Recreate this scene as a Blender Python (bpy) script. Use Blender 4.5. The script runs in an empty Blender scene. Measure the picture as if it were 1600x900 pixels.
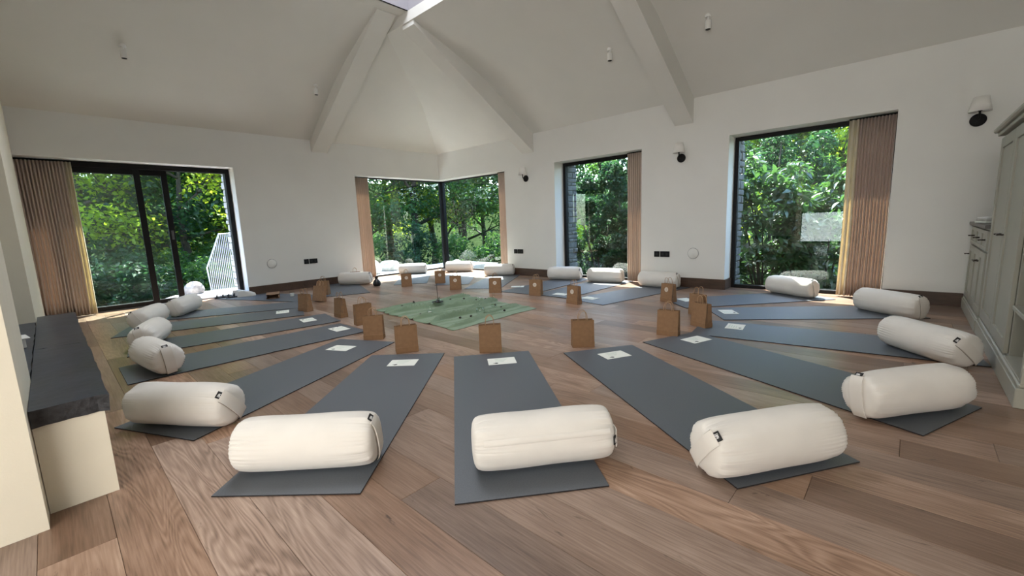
import bpy, bmesh, math, random
import numpy as np
from mathutils import Vector, Matrix, Euler

S = bpy.context.scene
COL = S.collection
PI = math.pi

# ------------------------------------------------------------------ camera
YAW, PITCH, ROLL, F_PX, CAM_Z = 2.3201047, -0.1508925, -0.0384926, 668.08, 1.035
cam = bpy.data.objects.new('camera', bpy.data.cameras.new('camera'))
COL.objects.link(cam)
fw = Vector((math.cos(PITCH) * math.cos(YAW), math.cos(PITCH) * math.sin(YAW), math.sin(PITCH)))
rt = Vector((math.sin(YAW), -math.cos(YAW), 0))
up = rt.cross(fw)
rt2 = math.cos(ROLL) * rt + math.sin(ROLL) * up
up2 = -math.sin(ROLL) * rt + math.cos(ROLL) * up
cm = Matrix((rt2, up2, -fw)).transposed().to_4x4()
cm.translation = (0, 0, CAM_Z)
cam.matrix_world = cm
cam.data.sensor_width = 36
cam.data.lens = 36 * F_PX / 1600
cam.data.clip_start = 0.05
cam.data.clip_end = 500
S.camera = cam

# ------------------------------------------------------------------ world, sun, large lamps, exposure
SUN_DIR = Vector((-0.406, 0.406, 0.819)).normalized()
world = bpy.data.worlds.new('world')
S.world = world
world.use_nodes = True
wn = world.node_tree
wn.nodes.clear()
sky = wn.nodes.new('ShaderNodeTexSky')
sky.sky_type = 'NISHITA'
sky.sun_disc = False
sky.sun_elevation = math.asin(SUN_DIR.z)
sky.sun_rotation = math.atan2(SUN_DIR.x, SUN_DIR.y)
bg = wn.nodes.new('ShaderNodeBackground')
bg.inputs['Strength'].default_value = 1.4
wo = wn.nodes.new('ShaderNodeOutputWorld')
wn.links.new(sky.outputs[0], bg.inputs[0])
wn.links.new(bg.outputs[0], wo.inputs[0])


def lamp(name, kind, energy, loc, direction, color=(1, 1, 1), sx=1, sy=1, angle=None):
    d = bpy.data.lights.new(name, kind)
    d.energy = energy
    d.color = color
    if kind == 'AREA':
        d.shape = 'RECTANGLE'
        d.size = sx
        d.size_y = sy
    if angle is not None:
        d.angle = angle
    o = bpy.data.objects.new(name, d)
    COL.objects.link(o)
    o.location = loc
    o.rotation_euler = Vector(direction).to_track_quat('-Z', 'Y').to_euler()
    return o


lamp('sun', 'SUN', 25.0, (0, 0, 20), -SUN_DIR, (1, 0.96, 0.90), angle=0.009)
lamp('roof_lantern_light', 'AREA', 150, (-3.85, 2.2, 5.5), (0.12, -0.05, -1), (0.92, 0.95, 1.0), 2.5, 2.9)
lamp('rear_fill_light', 'AREA', 54, (0.4, -3.05, 1.6), (-0.2, 1, -0.05), (1.0, 0.95, 0.88), 1.1, 2.2)  # added fill against the solid rear wall, no window behind it
lamp('side_fill_light', 'AREA', 74, (1.0, -1.7, 1.35), (-1, 0.12, -0.05), (1.0, 0.96, 0.90), 2.2, 1.9)  # added fill for the pier from the east side, no window there
vs = S.view_settings
S.display_settings.display_device = 'sRGB'
vs.view_transform = 'Standard'
vs.look = 'None'
vs.gamma = 1
vs.use_curve_mapping = False
vs.exposure = 0.52
cy = S.cycles
cy.max_bounces = 14
cy.diffuse_bounces = 7
cy.glossy_bounces = 4
cy.transmission_bounces = 6
cy.transparent_max_bounces = 32
cy.caustics_reflective = False
cy.caustics_refractive = False
cy.sample_clamp_indirect = 6
cy.use_denoising = True


# ------------------------------------------------------------------ helpers
def srgb(r, g, b):
    return tuple(((c / 255) / 12.92 if c / 255 <= 0.04045 else ((c / 255 + 0.055) / 1.055) ** 2.4) for c in (r, g, b)) + (1,)


class NT:
    def __init__(self, name):
        self.m = bpy.data.materials.new(name)
        self.m.use_nodes = True
        self.t = self.m.node_tree
        self.t.nodes.clear()
        self.out = self.n('OutputMaterial')

    def n(self, kind, **kw):
        nd = self.t.nodes.new('ShaderNode' + kind)
        for k, v in kw.items():
            if k in nd.inputs:
                nd.inputs[k].default_value = v
            else:
                setattr(nd, k, v)
        return nd

    def l(self, a, b):
        self.t.links.new(a, b)

    def ramp(self, fac, stops):
        r = self.n('ValToRGB')
        e = r.color_ramp.elements
        while len(e) < len(stops):
            e.new(0.5)
        for el, (p, c) in zip(e, stops):
            el.position = p
            el.color = c
        self.l(fac, r.inputs[0])
        return r.outputs[0]

    def mixc(self, fac, a, b, blend='MIX'):
        m = self.n('Mix', data_type='RGBA', blend_type=blend)
        for i, v in ((0, fac), (6, a), (7, b)):
            if hasattr(v, 'is_output'):
                self.l(v, m.inputs[i])
            else:
                m.inputs[i].default_value = v
        return m.outputs[2]


def simple(name, col, rough=0.6, metal=0.0, var=0.06, scale=8.0, bump=0.0, bscale=60.0, spec=0.5, coat=0.0, sheen=0.0):
    k = NT(name)
    p = k.n('BsdfPrincipled', Roughness=rough, Metallic=metal)
    p.inputs['Specular IOR Level'].default_value = spec
    p.inputs['Coat Weight'].default_value = coat
    p.inputs['Sheen Weight'].default_value = sheen
    tc = k.n('TexCoord')
    nz = k.n('TexNoise', Scale=scale, Detail=4.0)
    k.l(tc.outputs['Object'], nz.inputs['Vector'])
    lo = tuple(c * (1 - var) for c in col[:3]) + (1,)
    hi = tuple(min(1, c * (1 + var)) for c in col[:3]) + (1,)
    k.l(k.ramp(nz.outputs[0], [(0.3, lo), (0.7, hi)]), p.inputs['Base Color'])
    if bump:
        nb = k.n('TexNoise', Scale=bscale, Detail=3.0)
        k.l(tc.outputs['Object'], nb.inputs['Vector'])
        b = k.n('Bump', Strength=bump, Distance=0.01)
        k.l(nb.outputs[0], b.inputs['Height'])
        k.l(b.outputs[0], p.inputs['Normal'])
    k.l(p.outputs[0], k.out.inputs[0])
    return k.m


def wood_mat(name, stops, rough=0.4, per_object=0.0, grain=1.0, bump=0.12, spec=0.5):
    k = NT(name)
    tc = k.n('TexCoord')
    oi = k.n('ObjectInfo')
    off = k.n('VectorMath', operation='SCALE')
    cmb = k.n('CombineXYZ')
    k.l(oi.outputs['Random'], cmb.inputs[0])
    k.l(oi.outputs['Random'], cmb.inputs[1])
    k.l(oi.outputs['Random'], cmb.inputs[2])
    k.l(cmb.outputs[0], off.inputs[0])
    off.inputs['Scale'].default_value = 173.0
    add = k.n('VectorMath', operation='ADD')
    k.l(tc.outputs['Object'], add.inputs[0])
    k.l(off.outputs[0], add.inputs[1])
    mp = k.n('Mapping')
    mp.inputs['Scale'].default_value = (0.9 * grain, 8.0 * grain, 4.0)
    k.l(add.outputs[0], mp.inputs['Vector'])
    # cathedral rings: contour lines of a stretched noise
    n1 = k.n('TexNoise', Scale=1.0, Detail=2.0, Roughness=0.45, Distortion=0.5)
    k.l(mp.outputs[0], n1.inputs['Vector'])
    mul = k.n('Math', operation='MULTIPLY')
    k.l(n1.outputs[0], mul.inputs[0])
    mul.inputs[1].default_value = 95.0
    sn = k.n('Math', operation='SINE')
    k.l(mul.outputs[0], sn.inputs[0])
    # only some boards show strong rings
    wr_ = k.n('TexWhiteNoise', noise_dimensions='1D')
    k.l(oi.outputs['Random'], wr_.inputs['W'])
    st_ = k.n('MapRange')
    k.l(wr_.outputs['Value'], st_.inputs[0])
    st_.inputs[1].default_value = 0.45
    st_.inputs[3].default_value = 0.012
    st_.inputs[4].default_value = 0.105
    # fine fibre
    mp2 = k.n('Mapping')
    mp2.inputs['Scale'].default_value = (5.0, 150.0, 20.0)
    k.l(add.outputs[0], mp2.inputs['Vector'])
    n2 = k.n('TexNoise', Scale=1.0, Detail=3.0, Roughness=0.6)
    k.l(mp2.outputs[0], n2.inputs['Vector'])
    # broad patches
    mp3 = k.n('Mapping')
    mp3.inputs['Scale'].default_value = (1.3, 5.0, 3.0)
    k.l(add.outputs[0], mp3.inputs['Vector'])
    n3 = k.n('TexNoise', Scale=1.0, Detail=4.0, Roughness=0.6)
    k.l(mp3.outputs[0], n3.inputs['Vector'])
    a1 = k.n('Math', operation='MULTIPLY_ADD')
    k.l(sn.outputs[0], a1.inputs[0])
    k.l(st_.outputs[0], a1.inputs[1])
    hb_ = k.n('Math', operation='MULTIPLY_ADD')
    k.l(n3.outputs[0], hb_.inputs[0])
    hb_.inputs[1].default_value = 0.62
    hb_.inputs[2].default_value = 0.19
    k.l(hb_.outputs[0], a1.inputs[2])
    a2 = k.n('Math', operation='MULTIPLY_ADD')
    k.l(n2.outputs[0], a2.inputs[0])
    a2.inputs[1].default_value = 0.55
    k.l(a1.outputs[0], a2.inputs[2])
    a3 = k.n('Math', operation='SUBTRACT')
    k.l(a2.outputs[0], a3.inputs[0])
    a3.inputs[1].default_value = 0.275
    colr = k.ramp(a3.outputs[0], stops)
    # knots and dark streaks
    mp4 = k.n('Mapping')
    mp4.inputs['Scale'].default_value = (2.6, 9.0, 4.0)
    k.l(add.outputs[0], mp4.inputs['Vector'])
    n4 = k.n('TexNoise', Scale=1.0, Detail=5.0, Roughness=0.7, Distortion=1.2)
    k.l(mp4.outputs[0], n4.inputs['Vector'])
    kn = k.ramp(n4.outputs[0], [(0.29, (1, 1, 1, 1)), (0.36, (0, 0, 0, 1))])
    knf = k.n('Math', operation='MULTIPLY')
    k.l(kn, knf.inputs[0])
    knf.inputs[1].default_value = 0.75
    colr = k.mixc(knf.outputs[0], colr, tuple(c * 0.45 for c in stops[0][1][:3]) + (1,))
    if per_object:
        hv = k.n('HueSaturation')
        wn_ = k.n('TexWhiteNoise', noise_dimensions='1D')
        k.l(oi.outputs['Random'], wn_.inputs['W'])
        mr = k.n('MapRange')
        k.l(wn_.outputs['Value'], mr.inputs[0])
        mr.inputs[3].default_value = 1 - per_object
        mr.inputs[4].default_value = 1 + per_object
        k.l(mr.outputs[0], hv.inputs['Value'])
        sep = k.n('SeparateColor')
        k.l(wn_.outputs['Color'], sep.inputs[0])
        mr2 = k.n('MapRange')
        k.l(sep.outputs[1], mr2.inputs[0])
        mr2.inputs[3].default_value = 0.82
        mr2.inputs[4].default_value = 1.16
        k.l(mr2.outputs[0], hv.inputs['Saturation'])
        k.l(colr, hv.inputs['Color'])
        colr = hv.outputs[0]
    p = k.n('BsdfPrincipled', Roughness=rough)
    p.inputs['Specular IOR Level'].default_value = spec
    k.l(colr, p.inputs['Base Color'])
    b = k.n('Bump', Strength=bump, Distance=0.004)
    k.l(a3.outputs[0], b.inputs['Height'])
    k.l(b.outputs[0], p.inputs['Normal'])
    k.l(p.outputs[0], k.out.inputs[0])
    return k.m


def glass_mat(name, tint=(0.93, 0.97, 0.95, 1), rough=0.0, ior=1.5):
    k = NT(name)
    tr = k.n('BsdfTransparent', Color=tint)
    gl = k.n('BsdfGlossy', Roughness=rough)
    lw = k.n('LayerWeight', Blend=0.5)
    pw = k.n('Math', operation='POWER')
    k.l(lw.outputs['Facing'], pw.inputs[0])
    pw.inputs[1].default_value = 5.0
    fr = k.n('Math', operation='MULTIPLY_ADD')
    k.l(pw.outputs[0], fr.inputs[0])
    fr.inputs[1].default_value = 0.95
    fr.inputs[2].default_value = 0.04
    mx = k.n('MixShader')
    k.l(fr.outputs[0], mx.inputs[0])
    k.l(tr.outputs[0], mx.inputs[1])
    k.l(gl.outputs[0], mx.inputs[2])
    k.l(mx.outputs[0], k.out.inputs[0])
    return k.m


def leaf_mat(name, dark, light, trans, tfac=0.45, rough=0.5, gloss=0.035):
    k = NT(name)
    ge = k.n('NewGeometry')
    nz = k.n('TexNoise', Scale=0.6, Detail=2.0)
    tc = k.n('TexCoord')
    k.l(tc.outputs['Object'], nz.inputs['Vector'])
    ad = k.n('Math', operation='MULTIPLY_ADD')
    k.l(ge.outputs['Random Per Island'], ad.inputs[0])
    ad.inputs[1].default_value = 0.6
    k.l(nz.outputs[0], ad.inputs[2])
    sb = k.n('Math', operation='SUBTRACT')
    k.l(ad.outputs[0], sb.inputs[0])
    sb.inputs[1].default_value = 0.3
    base = k.ramp(sb.outputs[0], [(0.2, dark), (0.8, light)])
    df = k.n('BsdfDiffuse')
    k.l(base, df.inputs['Color'])
    gl = k.n('BsdfGlossy', Roughness=rough)
    p = k.n('MixShader')
    p.inputs[0].default_value = gloss
    k.l(df.outputs[0], p.inputs[1])
    k.l(gl.outputs[0], p.inputs[2])
    t = k.n('BsdfTranslucent', Color=trans)
    mx = k.n('MixShader')
    mx.inputs[0].default_value = tfac
    k.l(p.outputs[0], mx.inputs[1])
    k.l(t.outputs[0], mx.inputs[2])
    k.l(mx.outputs[0], k.out.inputs[0])
    return k.m


def cloth_mat(name, col, trans=None, tfac=0.3, weave=900.0, bump=0.15, rough=0.85):
    k = NT(name)
    tc = k.n('TexCoord')
    nz = k.n('TexNoise', Scale=5.0, Detail=4.0)
    k.l(tc.outputs['Object'], nz.inputs['Vector'])
    nb = k.n('TexNoise', Scale=weave, Detail=2.0)
    k.l(tc.outputs['Object'], nb.inputs['Vector'])
    c = k.ramp(nz.outputs[0], [(0.3, tuple(x * 0.95 for x in col[:3]) + (1,)), (0.7, tuple(min(1, x * 1.04) for x in col[:3]) + (1,))])
    p = k.n('BsdfPrincipled', Roughness=rough)
    p.inputs['Specular IOR Level'].default_value = 0.2
    p.inputs['Sheen Weight'].default_value = 0.15
    k.l(c, p.inputs['Base Color'])
    b = k.n('Bump', Strength=bump, Distance=0.002)
    k.l(nb.outputs[0], b.inputs['Height'])
    k.l(b.outputs[0], p.inputs['Normal'])
    sh = p.outputs[0]
    if trans:
        t = k.n('BsdfTranslucent', Color=trans)
        mx = k.n('MixShader')
        mx.inputs[0].default_value = tfac
        k.l(sh, mx.inputs[1])
        k.l(t.outputs[0], mx.inputs[2])
        sh = mx.outputs[0]
    k.l(sh, k.out.inputs[0])
    return k.m


MAT = {}
MAT['wall'] = simple('wall_plaster', (0.76, 0.765, 0.745, 1), 0.85, var=0.02, scale=2, bump=0.05, bscale=180, spec=0.2)
MAT['ceiling'] = simple('ceiling_plaster', (0.69, 0.685, 0.65, 1), 0.9, var=0.02, scale=2, bump=0.04, bscale=150, spec=0.15)
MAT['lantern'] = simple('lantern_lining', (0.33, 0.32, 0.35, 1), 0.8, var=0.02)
MAT['floor'] = wood_mat('oak_floor', [(0.18, (0.078, 0.053, 0.036, 1)), (0.42, (0.225, 0.145, 0.104, 1)), (0.60, (0.315, 0.214, 0.159, 1)), (0.82, (0.43, 0.315, 0.243, 1))], 0.31, 0.30, spec=0.36)
MAT['subfloor'] = simple('floor_joint', (0.03, 0.02, 0.014, 1), 0.9)
MAT['skirting'] = wood_mat('dark_skirting', [(0.25, (0.035, 0.018, 0.011, 1)), (0.55, (0.080, 0.042, 0.025, 1)), (0.8, (0.12, 0.066, 0.041, 1))], 0.45, 0.05)
MAT['black'] = simple('black_frame', (0.008, 0.008, 0.009, 1), 0.55, var=0.02, spec=0.2)
MAT['grey_rail'] = simple('grey_rail', (0.09, 0.09, 0.095, 1), 0.4, metal=0.3)
MAT['glass'] = glass_mat('window_glass')
MAT['clear'] = glass_mat('clear_glass', (0.96, 0.98, 0.97, 1), 0.0, 1.5)
MAT['curtain'] = cloth_mat('curtain_linen', (0.60, 0.50, 0.435, 1), (0.74, 0.59, 0.47, 1), 0.26, 400, 0.2)
MAT['sunlit_edge'] = cloth_mat('curtain_sunlit_edge', (0.72, 0.67, 0.56, 1), (0.85, 0.72, 0.50, 1), 0.35, 400, 0.1)  # paler linen: sunlight on the curtain's leading edge put into the colour
MAT['bolster'] = cloth_mat('bolster_cotton', (0.745, 0.72, 0.68, 1), None, 0, 700, 0.12)
MAT['strap'] = cloth_mat('bolster_strap', (0.71, 0.68, 0.635, 1), None, 0, 700, 0.12)
MAT['strap_shade'] = simple('strap_edge_shadow', (0.30, 0.27, 0.23, 1), 0.9)
MAT['tag'] = simple('tag_black', (0.008, 0.008, 0.009, 1), 0.7)
MAT['print_white'] = simple('print_white', (0.75, 0.75, 0.75, 1), 0.7)
MAT['mat_top'] = simple('yoga_mat_top', (0.092, 0.106, 0.126, 1), 0.46, var=0.10, scale=160, bump=0.2, bscale=700, spec=0.6)
MAT['mat_edge'] = simple('yoga_mat_edge', (0.010, 0.008, 0.010, 1), 0.8)
MAT['paper'] = simple('leaflet_paper', (0.80, 0.82, 0.76, 1), 0.7, var=0.01)
MAT['print_grey'] = simple('print_grey', (0.10, 0.12, 0.10, 1), 0.7)
MAT['print_green'] = simple('print_green', (0.45, 0.58, 0.48, 1), 0.7)
MAT['kraft'] = simple('kraft_paper', (0.255, 0.148, 0.080, 1), 0.75, var=0.08, scale=30, bump=0.06, bscale=90, spec=0.25)
MAT['kraft_in'] = simple('kraft_paper_inside', (0.22, 0.13, 0.075, 1), 0.8, var=0.08, scale=30)
MAT['twine'] = simple('kraft_twine', (0.42, 0.27, 0.16, 1), 0.8)
MAT['sticker'] = simple('sticker_paper', (0.74, 0.68, 0.60, 1), 0.6, var=0.01)
MAT['green_cloth'] = cloth_mat('green_cloth', (0.20, 0.275, 0.185, 1), None, 0, 500, 0.2)
MAT['slate'] = simple('slate', (0.026, 0.035, 0.054, 1), 0.34, var=0.30, scale=6, bump=0.12, bscale=22)
MAT['slate_edge'] = simple('slate_riven_edge', (0.033, 0.035, 0.040, 1), 0.7, var=0.5, scale=30, bump=0.9, bscale=45)
MAT['cream'] = simple('cream_plaster', (0.72, 0.68, 0.57, 1), 0.85, var=0.02, bump=0.05, bscale=180, spec=0.2)
MAT['cabinet'] = simple('cabinet_paint', (0.36, 0.355, 0.30, 1), 0.42, var=0.03, spec=0.45)
MAT['cabinet_top'] = simple('cabinet_worktop', (0.10, 0.095, 0.085, 1), 0.4, var=0.1)
MAT['bronze'] = simple('dark_bronze', (0.035, 0.028, 0.022, 1), 0.35, metal=0.7)
MAT['shade'] = cloth_mat('lamp_shade', (0.88, 0.87, 0.84, 1), (0.9, 0.88, 0.84, 1), 0.12, 500, 0.1)
MAT['white'] = simple('white_plastic', (0.78, 0.78, 0.76, 1), 0.5, var=0.01)
MAT['steel'] = simple('galvanised_steel', (0.55, 0.62, 0.72, 1), 0.45, metal=0.25, var=0.08)
MAT['stone_dark'] = simple('stone_dark', (0.11, 0.113, 0.113, 1), 0.9, var=0.35, scale=14, bump=0.6, bscale=30)
MAT['stone_light'] = simple('stone_light', (0.50, 0.49, 0.47, 1), 0.9, var=0.25, scale=14, bump=0.6, bscale=30)
MAT['stone_mid'] = simple('stone_mid', (0.30, 0.29, 0.275, 1), 0.9, var=0.25, scale=14, bump=0.6, bscale=30)
MAT['mortar'] = simple('mortar', (0.09, 0.09, 0.085, 1), 0.95)
MAT['paving'] = simple('terrace_paving', (0.62, 0.60, 0.58, 1), 0.85, var=0.1, scale=5, bump=0.2, bscale=40)
MAT['soil'] = simple('woodland_soil', (0.020, 0.030, 0.011, 1), 0.95, var=0.4, scale=3, bump=0.5, bscale=8, spec=0.0)
MAT['hill'] = simple('far_hillside', (0.050, 0.095, 0.024, 1), 0.95, var=0.6, scale=0.35, spec=0.0)
MAT['bark'] = simple('bark', (0.045, 0.040, 0.032, 1), 0.9, var=0.4, scale=12, bump=0.8, bscale=25)
MAT['rubber'] = simple('black_rubber', (0.012, 0.012, 0.013, 1), 0.7)
MAT['seed'] = simple('dark_seed', (0.02, 0.016, 0.012, 1), 0.6)
MAT['ceramic'] = simple('black_ceramic', (0.012, 0.012, 0.014, 1), 0.25)
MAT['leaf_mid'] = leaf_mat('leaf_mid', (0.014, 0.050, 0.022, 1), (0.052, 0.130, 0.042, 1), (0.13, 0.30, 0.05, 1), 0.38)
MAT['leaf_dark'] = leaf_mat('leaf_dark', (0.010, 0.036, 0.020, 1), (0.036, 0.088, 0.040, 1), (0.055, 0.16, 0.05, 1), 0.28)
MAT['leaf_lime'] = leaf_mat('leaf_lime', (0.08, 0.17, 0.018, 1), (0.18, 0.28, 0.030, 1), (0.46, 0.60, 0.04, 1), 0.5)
MAT['leaf_laurel'] = leaf_mat('leaf_laurel', (0.016, 0.052, 0.025, 1), (0.060, 0.135, 0.060, 1), (0.12, 0.28, 0.06, 1), 0.22, 0.33, 0.11)


class MB:
    """collects faces, builds ONE mesh object"""
    def __init__(self):
        self.v, self.f, self.mi, self.cur = [], [], [], 0

    def add(self, vs, fs):
        o = len(self.v)
        self.v += [tuple(p) for p in vs]
        for f in fs:
            self.f.append(tuple(i + o for i in f))
            self.mi.append(self.cur)
        return self

    def box(self, x0, x1, y0, y1, z0, z1):
        return self.add([(x0, y0, z0), (x1, y0, z0), (x1, y1, z0), (x0, y1, z0), (x0, y0, z1), (x1, y0, z1), (x1, y1, z1), (x0, y1, z1)],
                        [(0, 3, 2, 1), (4, 5, 6, 7), (0, 1, 5, 4), (1, 2, 6, 5), (2, 3, 7, 6), (3, 0, 4, 7)])

    def bbox(self, x0, x1, y0, y1, z0, z1, b=0.004):
        """box with chamfered edges"""
        bm = bmesh.new()
        bmesh.ops.create_cube(bm, size=1)
        for v in bm.verts:
            v.co = Vector(((x0 + x1) / 2 + v.co.x * (x1 - x0), (y0 + y1) / 2 + v.co.y * (y1 - y0), (z0 + z1) / 2 + v.co.z * (z1 - z0)))
        bmesh.ops.bevel(bm, geom=bm.edges[:], offset=b, segments=1, affect='EDGES')
        bm.verts.index_update()
        self.add([v.co[:] for v in bm.verts], [[v.index for v in f.verts] for f in bm.faces])
        bm.free()
        return self

    def lathe(self, prof, n=24, c=(0, 0, 0), caps=True):
        vs, fs = [], []
        for r, z in prof:
            for i in range(n):
                a = 2 * PI * i / n
                vs.append((c[0] + r * math.cos(a), c[1] + r * math.sin(a), c[2] + z))
        for j in range(len(prof) - 1):
            for i in range(n):
                i2 = (i + 1) % n
                fs.append((j * n + i, j * n + i2, (j + 1) * n + i2, (j + 1) * n + i))
        if caps:
            fs.append(tuple(range(n - 1, -1, -1)))
            fs.append(tuple((len(prof) - 1) * n + i for i in range(n)))
        return self.add(vs, fs)

    def tube(self, pts, rad, n=8, closed=False):
        pts = [Vector(p) for p in pts]
        m = len(pts)
        vs, fs = [], []
        prev = None
        for i, p in enumerate(pts):
            a = pts[(i - 1) % m] if (i > 0 or closed) else p
            b = pts[(i + 1) % m] if (i < m - 1 or closed) else p
            t = (b - a).normalized()
            if prev is None:
                prev = t.orthogonal().normalized()
            u = (prev - t * prev.dot(t)).normalized()
            prev = u
            w = t.cross(u)
            r = rad[i] if isinstance(rad, (list, tuple)) else rad
            for j in range(n):
                an = 2 * PI * j / n
                vs.append(p + (u * math.cos(an) + w * math.sin(an)) * r)
        for i in range(m if closed else m - 1):
            i2 = (i + 1) % m
            for j in range(n):
                j2 = (j + 1) % n
                fs.append((i * n + j, i * n + j2, i2 * n + j2, i2 * n + j))
        if not closed:
            fs.append(tuple(range(n - 1, -1, -1)))
            fs.append(tuple((m - 1) * n + j for j in range(n)))
        return self.add(vs, fs)

    def prism(self, poly, axis, a, b):
        """poly of 2D points extruded along axis ('x','y','z') from a to b"""
        def P(q, t):
            return {'x': (t, q[0], q[1]), 'y': (q[0], t, q[1]), 'z': (q[0], q[1], t)}[axis]
        n = len(poly)
        return self.add([P(q, a) for q in poly] + [P(q, b) for q in poly],
                        [tuple(range(n)), tuple(range(2 * n - 1, n - 1, -1))] + [(i, i + n, (i + 1) % n + n, (i + 1) % n) for i in range(n)])

    def mesh(self, name, mats, smooth=False, fix=True):
        me = bpy.data.meshes.new(name)
        me.from_pydata(self.v, [], self.f)
        for m in (mats if isinstance(mats, (list, tuple)) else [mats]):
            me.materials.append(MAT[m] if isinstance(m, str) else m)
        me.polygons.foreach_set('material_index', self.mi)
        if fix:
            bm = bmesh.new()
            bm.from_mesh(me)
            bmesh.ops.recalc_face_normals(bm, faces=bm.faces)
            bm.to_mesh(me)
            bm.free()
        if smooth:
            me.polygons.foreach_set('use_smooth', [True] * len(me.polygons))
            if smooth != 'all':
                try:
                    me.set_sharp_from_angle(angle=math.radians(smooth if smooth is not True else 40))
                except Exception:
                    pass
        me.update()
        return me

    def build(self, name, mats, parent=None, smooth=False, fix=True):
        return link(name, self.mesh(name, mats, smooth, fix), parent)


def link(name, me, parent=None, loc=None, rot=None):
    o = bpy.data.objects.new(name, me)
    COL.objects.link(o)
    if parent is not None:
        o.parent = parent
    if loc is not None:
        o.location = loc
    if rot is not None:
        o.rotation_euler = rot
    return o


def tag(o, label=None, cat=None, group=None, kind=None):
    for k, v in (('label', label), ('category', cat), ('group', group), ('kind', kind)):
        if v:
            o[k] = v
    return o


def thing(name, label, cat, loc=(0, 0, 0), rz=0.0, group=None):
    o = bpy.data.objects.new(name, None)
    COL.objects.link(o)
    o.location = loc
    o.rotation_euler = (0, 0, rz)
    o.empty_display_size = 0.1
    return tag(o, label, cat, group)


def struct(o):
    o['kind'] = 'structure'
    return o


rng = random.Random(7)
nrg = np.random.default_rng(7)

# ------------------------------------------------------------------ shell dimensions
XW, YW = -8.06, 6.34          # inner faces of left and right wall
XE = 1.06                     # wall behind the cabinets
YN = -0.13                    # hearth wall plane
YB = -3.2                     # wall behind the camera
XP = -2.215                   # end of hearth wall
ZW = 2.645                    # wall height at eaves
HEAD = 2.075
T_IN, T_OUT = 0.32, 0.62      # inner leaf, outer stone leaf
ZFLAT = 3.985
PROF_L = [(0, 2.645), (0.45, 2.94), (0.85, 3.20), (1.15, 3.385), (1.4, 3.52), (1.8, 3.69), (2.2, 3.855), (2.52, 3.985)]
PROF_R = [(0, 2.645), (0.45, 2.92), (0.9, 3.19), (1.2, 3.36), (1.5, 3.485), (1.9, 3.63), (2.2, 3.735), (2.52, 3.85)]


def zl(d):
    return float(np.interp(d, [p[0] for p in PROF_L], [p[1] for p in PROF_L]))


def zc(d):
    return float(np.interp(d, [p[0] for p in PROF_R], [p[1] for p in PROF_R]))


def dinv(z, prof):
    return float(np.interp(z, [p[1] for p in prof], [p[0] for p in prof]))


# floor: slab and planks
struct(MB().box(XW - T_IN, XE, YB, YW + T_IN, -0.12, -0.013).build('floor', 'subfloor'))
floor = bpy.data.objects['floor']
PL_W = 0.19


def plank_mesh(L, W):
    return MB().bbox(-L / 2, L / 2, -W / 2, W / 2, -0.012, 0.0, 0.0012).mesh('plank', 'floor')


PLM = {}


def plank(x0, x1, y0, y1):
    L, W = round(x1 - x0 - 0.0012, 3), round(y1 - y0 - 0.0012, 3)
    if L < 0.02 or W < 0.01:
        return
    if (L, W) not in PLM:
        PLM[(L, W)] = plank_mesh(L, W)
    link('plank', PLM[(L, W)], floor, ((x0 + x1) / 2, (y0 + y1) / 2, 0))


offs = [0.0, 1.1, 0.45, 1.55, 0.8, 0.2, 1.35]
for r in range(-17, 34):
    ya, yb = 0.03 + PL_W * r, 0.03 + PL_W * (r + 1)
    yb = min(yb, YW)
    ya = max(ya, YB)
    if yb - ya < 0.005:
        continue
    xl = XW if ya > YN - 0.1 else (XP if ya > -0.95 else -5.2)
    x = xl - offs[(r * 3) % 7]
    while x < XE:
        L = 2.3
        a, b = max(x, xl), min(x + L, XE)
        x += L
        if b - a > 0.01:
            plank(a, b, ya, yb)
# floor strips in the window and door recesses
for a, b in ((-8.06, -5.99), (-4.755, -3.09), (-1.85, -0.18)):
    plank(a, b, YW, YW + 0.15)
    plank(a, b, YW + 0.15, YW + T_IN)
for a, b in ((-0.13, 2.2), (4.27, 6.34)):
    for k in range(2):
        n = 5
        for q in range(n):
            plank(XW - 0.16 * (k + 1), XW - 0.16 * k, a + (b - a) * q / n, a + (b - a) * (q + 1) / n)
plank(XW - 0.16, XW, YW, YW + T_IN)
plank(XW - 0.32, XW - 0.16, YW, YW + T_IN)

# ground outside
rows = []
struct(MB().prism([(-8.40, -1.5), (-8.40, 8.5), (-9.85, 8.5), (-9.85, 1.45), (-9.10, 1.05), (-9.10, -1.5)], 'z', -0.16, -0.05).build('terrace', 'paving'))
slab_m = MB().bbox(-0.33, 0.33, -0.395, 0.395, 0, 0.03, 0.006).mesh('paving_slab', 'paving')
ter = bpy.data.objects['terrace']
for i in range(2):
    for j in range(12):
        y = -1.1 + j * 0.8
        if i == 1 and y < 1.5:
            continue
        link('paving_slab', slab_m, ter, (-8.74 - i * 0.68, y, -0.052 + rng.uniform(-0.002, 0.002)))


def ground_z(x, y):
    d = max(-9.6 - x, y - (YW + 0.9), 0)
    return -0.16 - 0.10 * min(d, 14) + 0.12 * math.sin(x * 0.7) * math.sin(y * 0.6) * min(1, d) + 0.20 * max(0, d - 30)


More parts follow.
